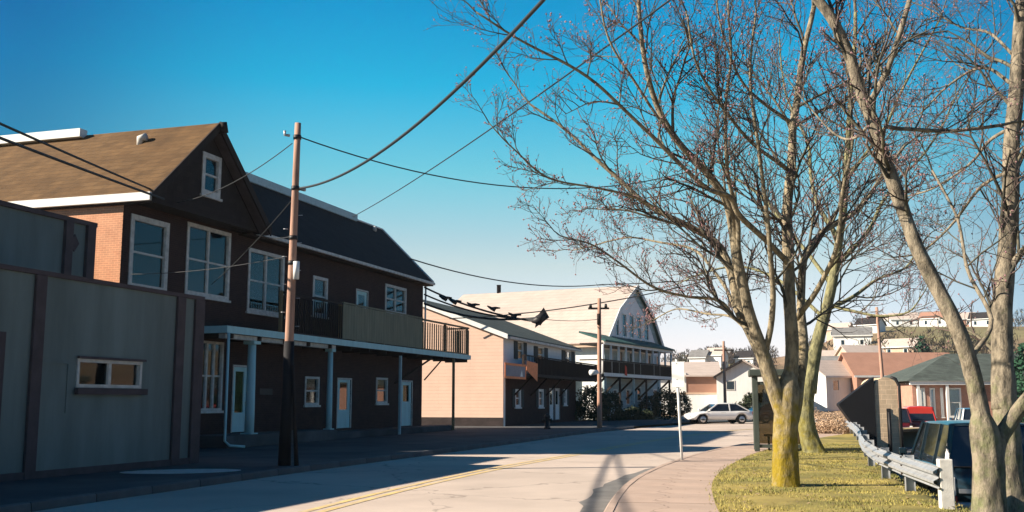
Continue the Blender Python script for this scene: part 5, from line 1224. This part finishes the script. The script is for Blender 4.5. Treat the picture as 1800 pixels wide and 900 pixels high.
T1.limb([(1340,640,-.1),(1360,540,-.4),(1355,440,-.8),(1345,340,-1.1),(1330,240,-1.4),(1320,120,-1.6),(1330,20,-1.7)], .06, .016, 11, klen=1.6)
T1.limb([(1400,560,.3),(1440,500,-.4),(1470,440,-1.0),(1480,340,-1.4),(1500,230,-1.7),(1490,110,-1.9)], .055, .016, 10, klen=1.6)
T1.limb([(1240,305,-.5),(1180,240,-1.0),(1120,150,-1.3),(1070,70,-1.5),(1050,-20,-1.6)], .035, .014, 9, klen=1.3)
T1.limb([(1300,560,.3),(1270,500,1.2),(1220,440,2.0),(1150,425,2.6),(1090,420,3.0),(1010,440,3.3)], .04, .01, 10, klen=1.1)
T1.limb([(1330,600,.2),(1290,560,1.2),(1240,550,2.0),(1190,545,2.6),(1150,560,3.0)], .03, .01, 7, klen=.9)
T1.done()

Y2 = 29.5; b = at(1432, 803, Y2); T2 = Tree('bare_tree', 'leaning bare tree with greenish bark just behind the mossy one', (b.x, Y2, .1), Y2, 23, M['bark_moss2'], 1.1, 8, 4)
trunk(T2, [(1438,806),(1424,770),(1416,730),(1420,680),(1430,630)], [.36,.27,.24,.22,.21], taper=.4)
T2.limb([(1422,690),(1430,635),(1442,580),(1458,520),(1470,460),(1478,400,-.3),(1485,320,-.5),(1492,230,-.8),(1498,130,-1),(1505,20,-1)], .225, .05, 14, klen=3.0, start=.3)
T2.limb([(1452,545),(1500,520,.5),(1545,490,1),(1590,470,1.4),(1625,420,1.8)], .07, .02, 9, klen=2.0)
T2.limb([(1458,535),(1500,548,-.5),(1550,556,-1),(1598,548,-1.4),(1625,512,-1.6)], .055, .015, 8, klen=1.5)
T2.limb([(1468,470),(1530,400,1),(1560,340,2),(1640,250,3),(1690,150,3.5)], .08, .02, 12, klen=2.6)
T2.limb([(1474,420),(1430,340,1),(1420,250,2),(1380,160,3),(1370,60,3.4)], .08, .02, 12, klen=2.6)
T2.limb([(1462,500),(1400,420,1.5),(1340,350,3),(1280,300,4),(1230,250,5)], .07, .02, 11, klen=2.4)
T2.limb([(1450,560),(1380,500,2),(1310,470,3),(1240,480,4),(1190,500,4.6)], .06, .018, 9, klen=2.0)
T2.limb([(1485,320,-.5),(1550,230,-1.4),(1600,130,-2),(1650,40,-2.4)], .06, .02, 10, klen=2.4)
T2.done()

Y3 = 12.4; b = at(1742, 935, Y3); T3 = Tree('bare_tree', 'nearest bare tree, forked low down, at the right edge beyond the barrier post', (b.x, Y3, -.05), Y3, 31, M['bark'], .75, 7, 4)
trunk(T3, [(1742,940),(1740,880),(1738,820),(1731,765),(1722,715)], [.225,.195,.18,.17,.135], taper=.55)
T3.limb([(1736,850),(1730,785),(1722,720),(1705,650),(1680,580,.0),(1645,500,.1),(1610,430,.1),(1578,350,.2),(1555,280,.2),(1532,210,.2),(1512,160,.3),(1490,90,.3),(1462,35,.3),(1410,-25,.4)], .115, .062, 11, klen=1.3, start=.5, sides=14)
T3.limb([(1524,185,.2),(1540,160,.2),(1560,120,.1),(1582,60,.0),(1600,0,0),(1612,-50,-.1)], .045, .03, 6, klen=1.0)
T3.limb([(1742,860),(1752,785),(1775,745),(1805,700,-.1),(1850,640,-.2),(1900,540,-.3),(1930,400,-.4)], .12, .05, 5, klen=1.3, start=.5, sides=14)
T3.limb([(1556,222,.2),(1600,226,.3),(1660,231,.4),(1710,226,.4),(1765,218,.5)], .028, .022, 7, klen=.9)
T3.limb([(1700,640),(1740,560,.5),(1700,470,1),(1680,380,1.4),(1640,300,1.6)], .035, .014, 9, klen=1.3)
T3.limb([(1532,215,.2),(1500,240,.8),(1460,230,1.4),(1400,160,1.8)], .022, .01, 7, klen=1.0)
T3.done()

Y4 = 14.8; b = at(1778, 905, Y4); T4 = Tree('bare_tree', 'upright bare trunk standing just behind the low-forked tree at the right edge', (b.x, Y4, -.05), Y4, 47, M['bark'], .8, 7, 4)
trunk(T4, [(1782,905),(1776,840),(1770,760),(1765,690),(1762,620)], [.21,.185,.175,.17,.165], taper=.4)
T4.limb([(1765,720),(1762,640),(1762,560),(1768,480),(1774,400),(1776,320),(1780,230),(1786,140),(1792,50),(1796,-40)], .165, .09, 14, klen=1.8, start=.1, sides=14)
T4.limb([(1770,480),(1800,440,-.2),(1850,380,-.3),(1900,280,-.4)], .06, .03, 8, klen=1.5)
T4.limb([(1776,225),(1740,245,.3),(1700,290,.8),(1640,330,1.2),(1590,345,1.6)], .03, .012, 9, klen=1.1)
T4.limb([(1775,300),(1720,330,.8),(1670,400,1.6),(1620,440,2.2),(1570,450,2.8)], .03, .012, 9, klen=1.2)
T4.limb([(1782,150),(1730,120,.3),(1670,150,.6),(1620,200,.9)], .03, .012, 9, klen=1.1)
T4.limb([(1784,100),(1740,60,.4),(1690,50,.7),(1640,20,.9)], .026, .012, 7, klen=1.1)
T4.done()
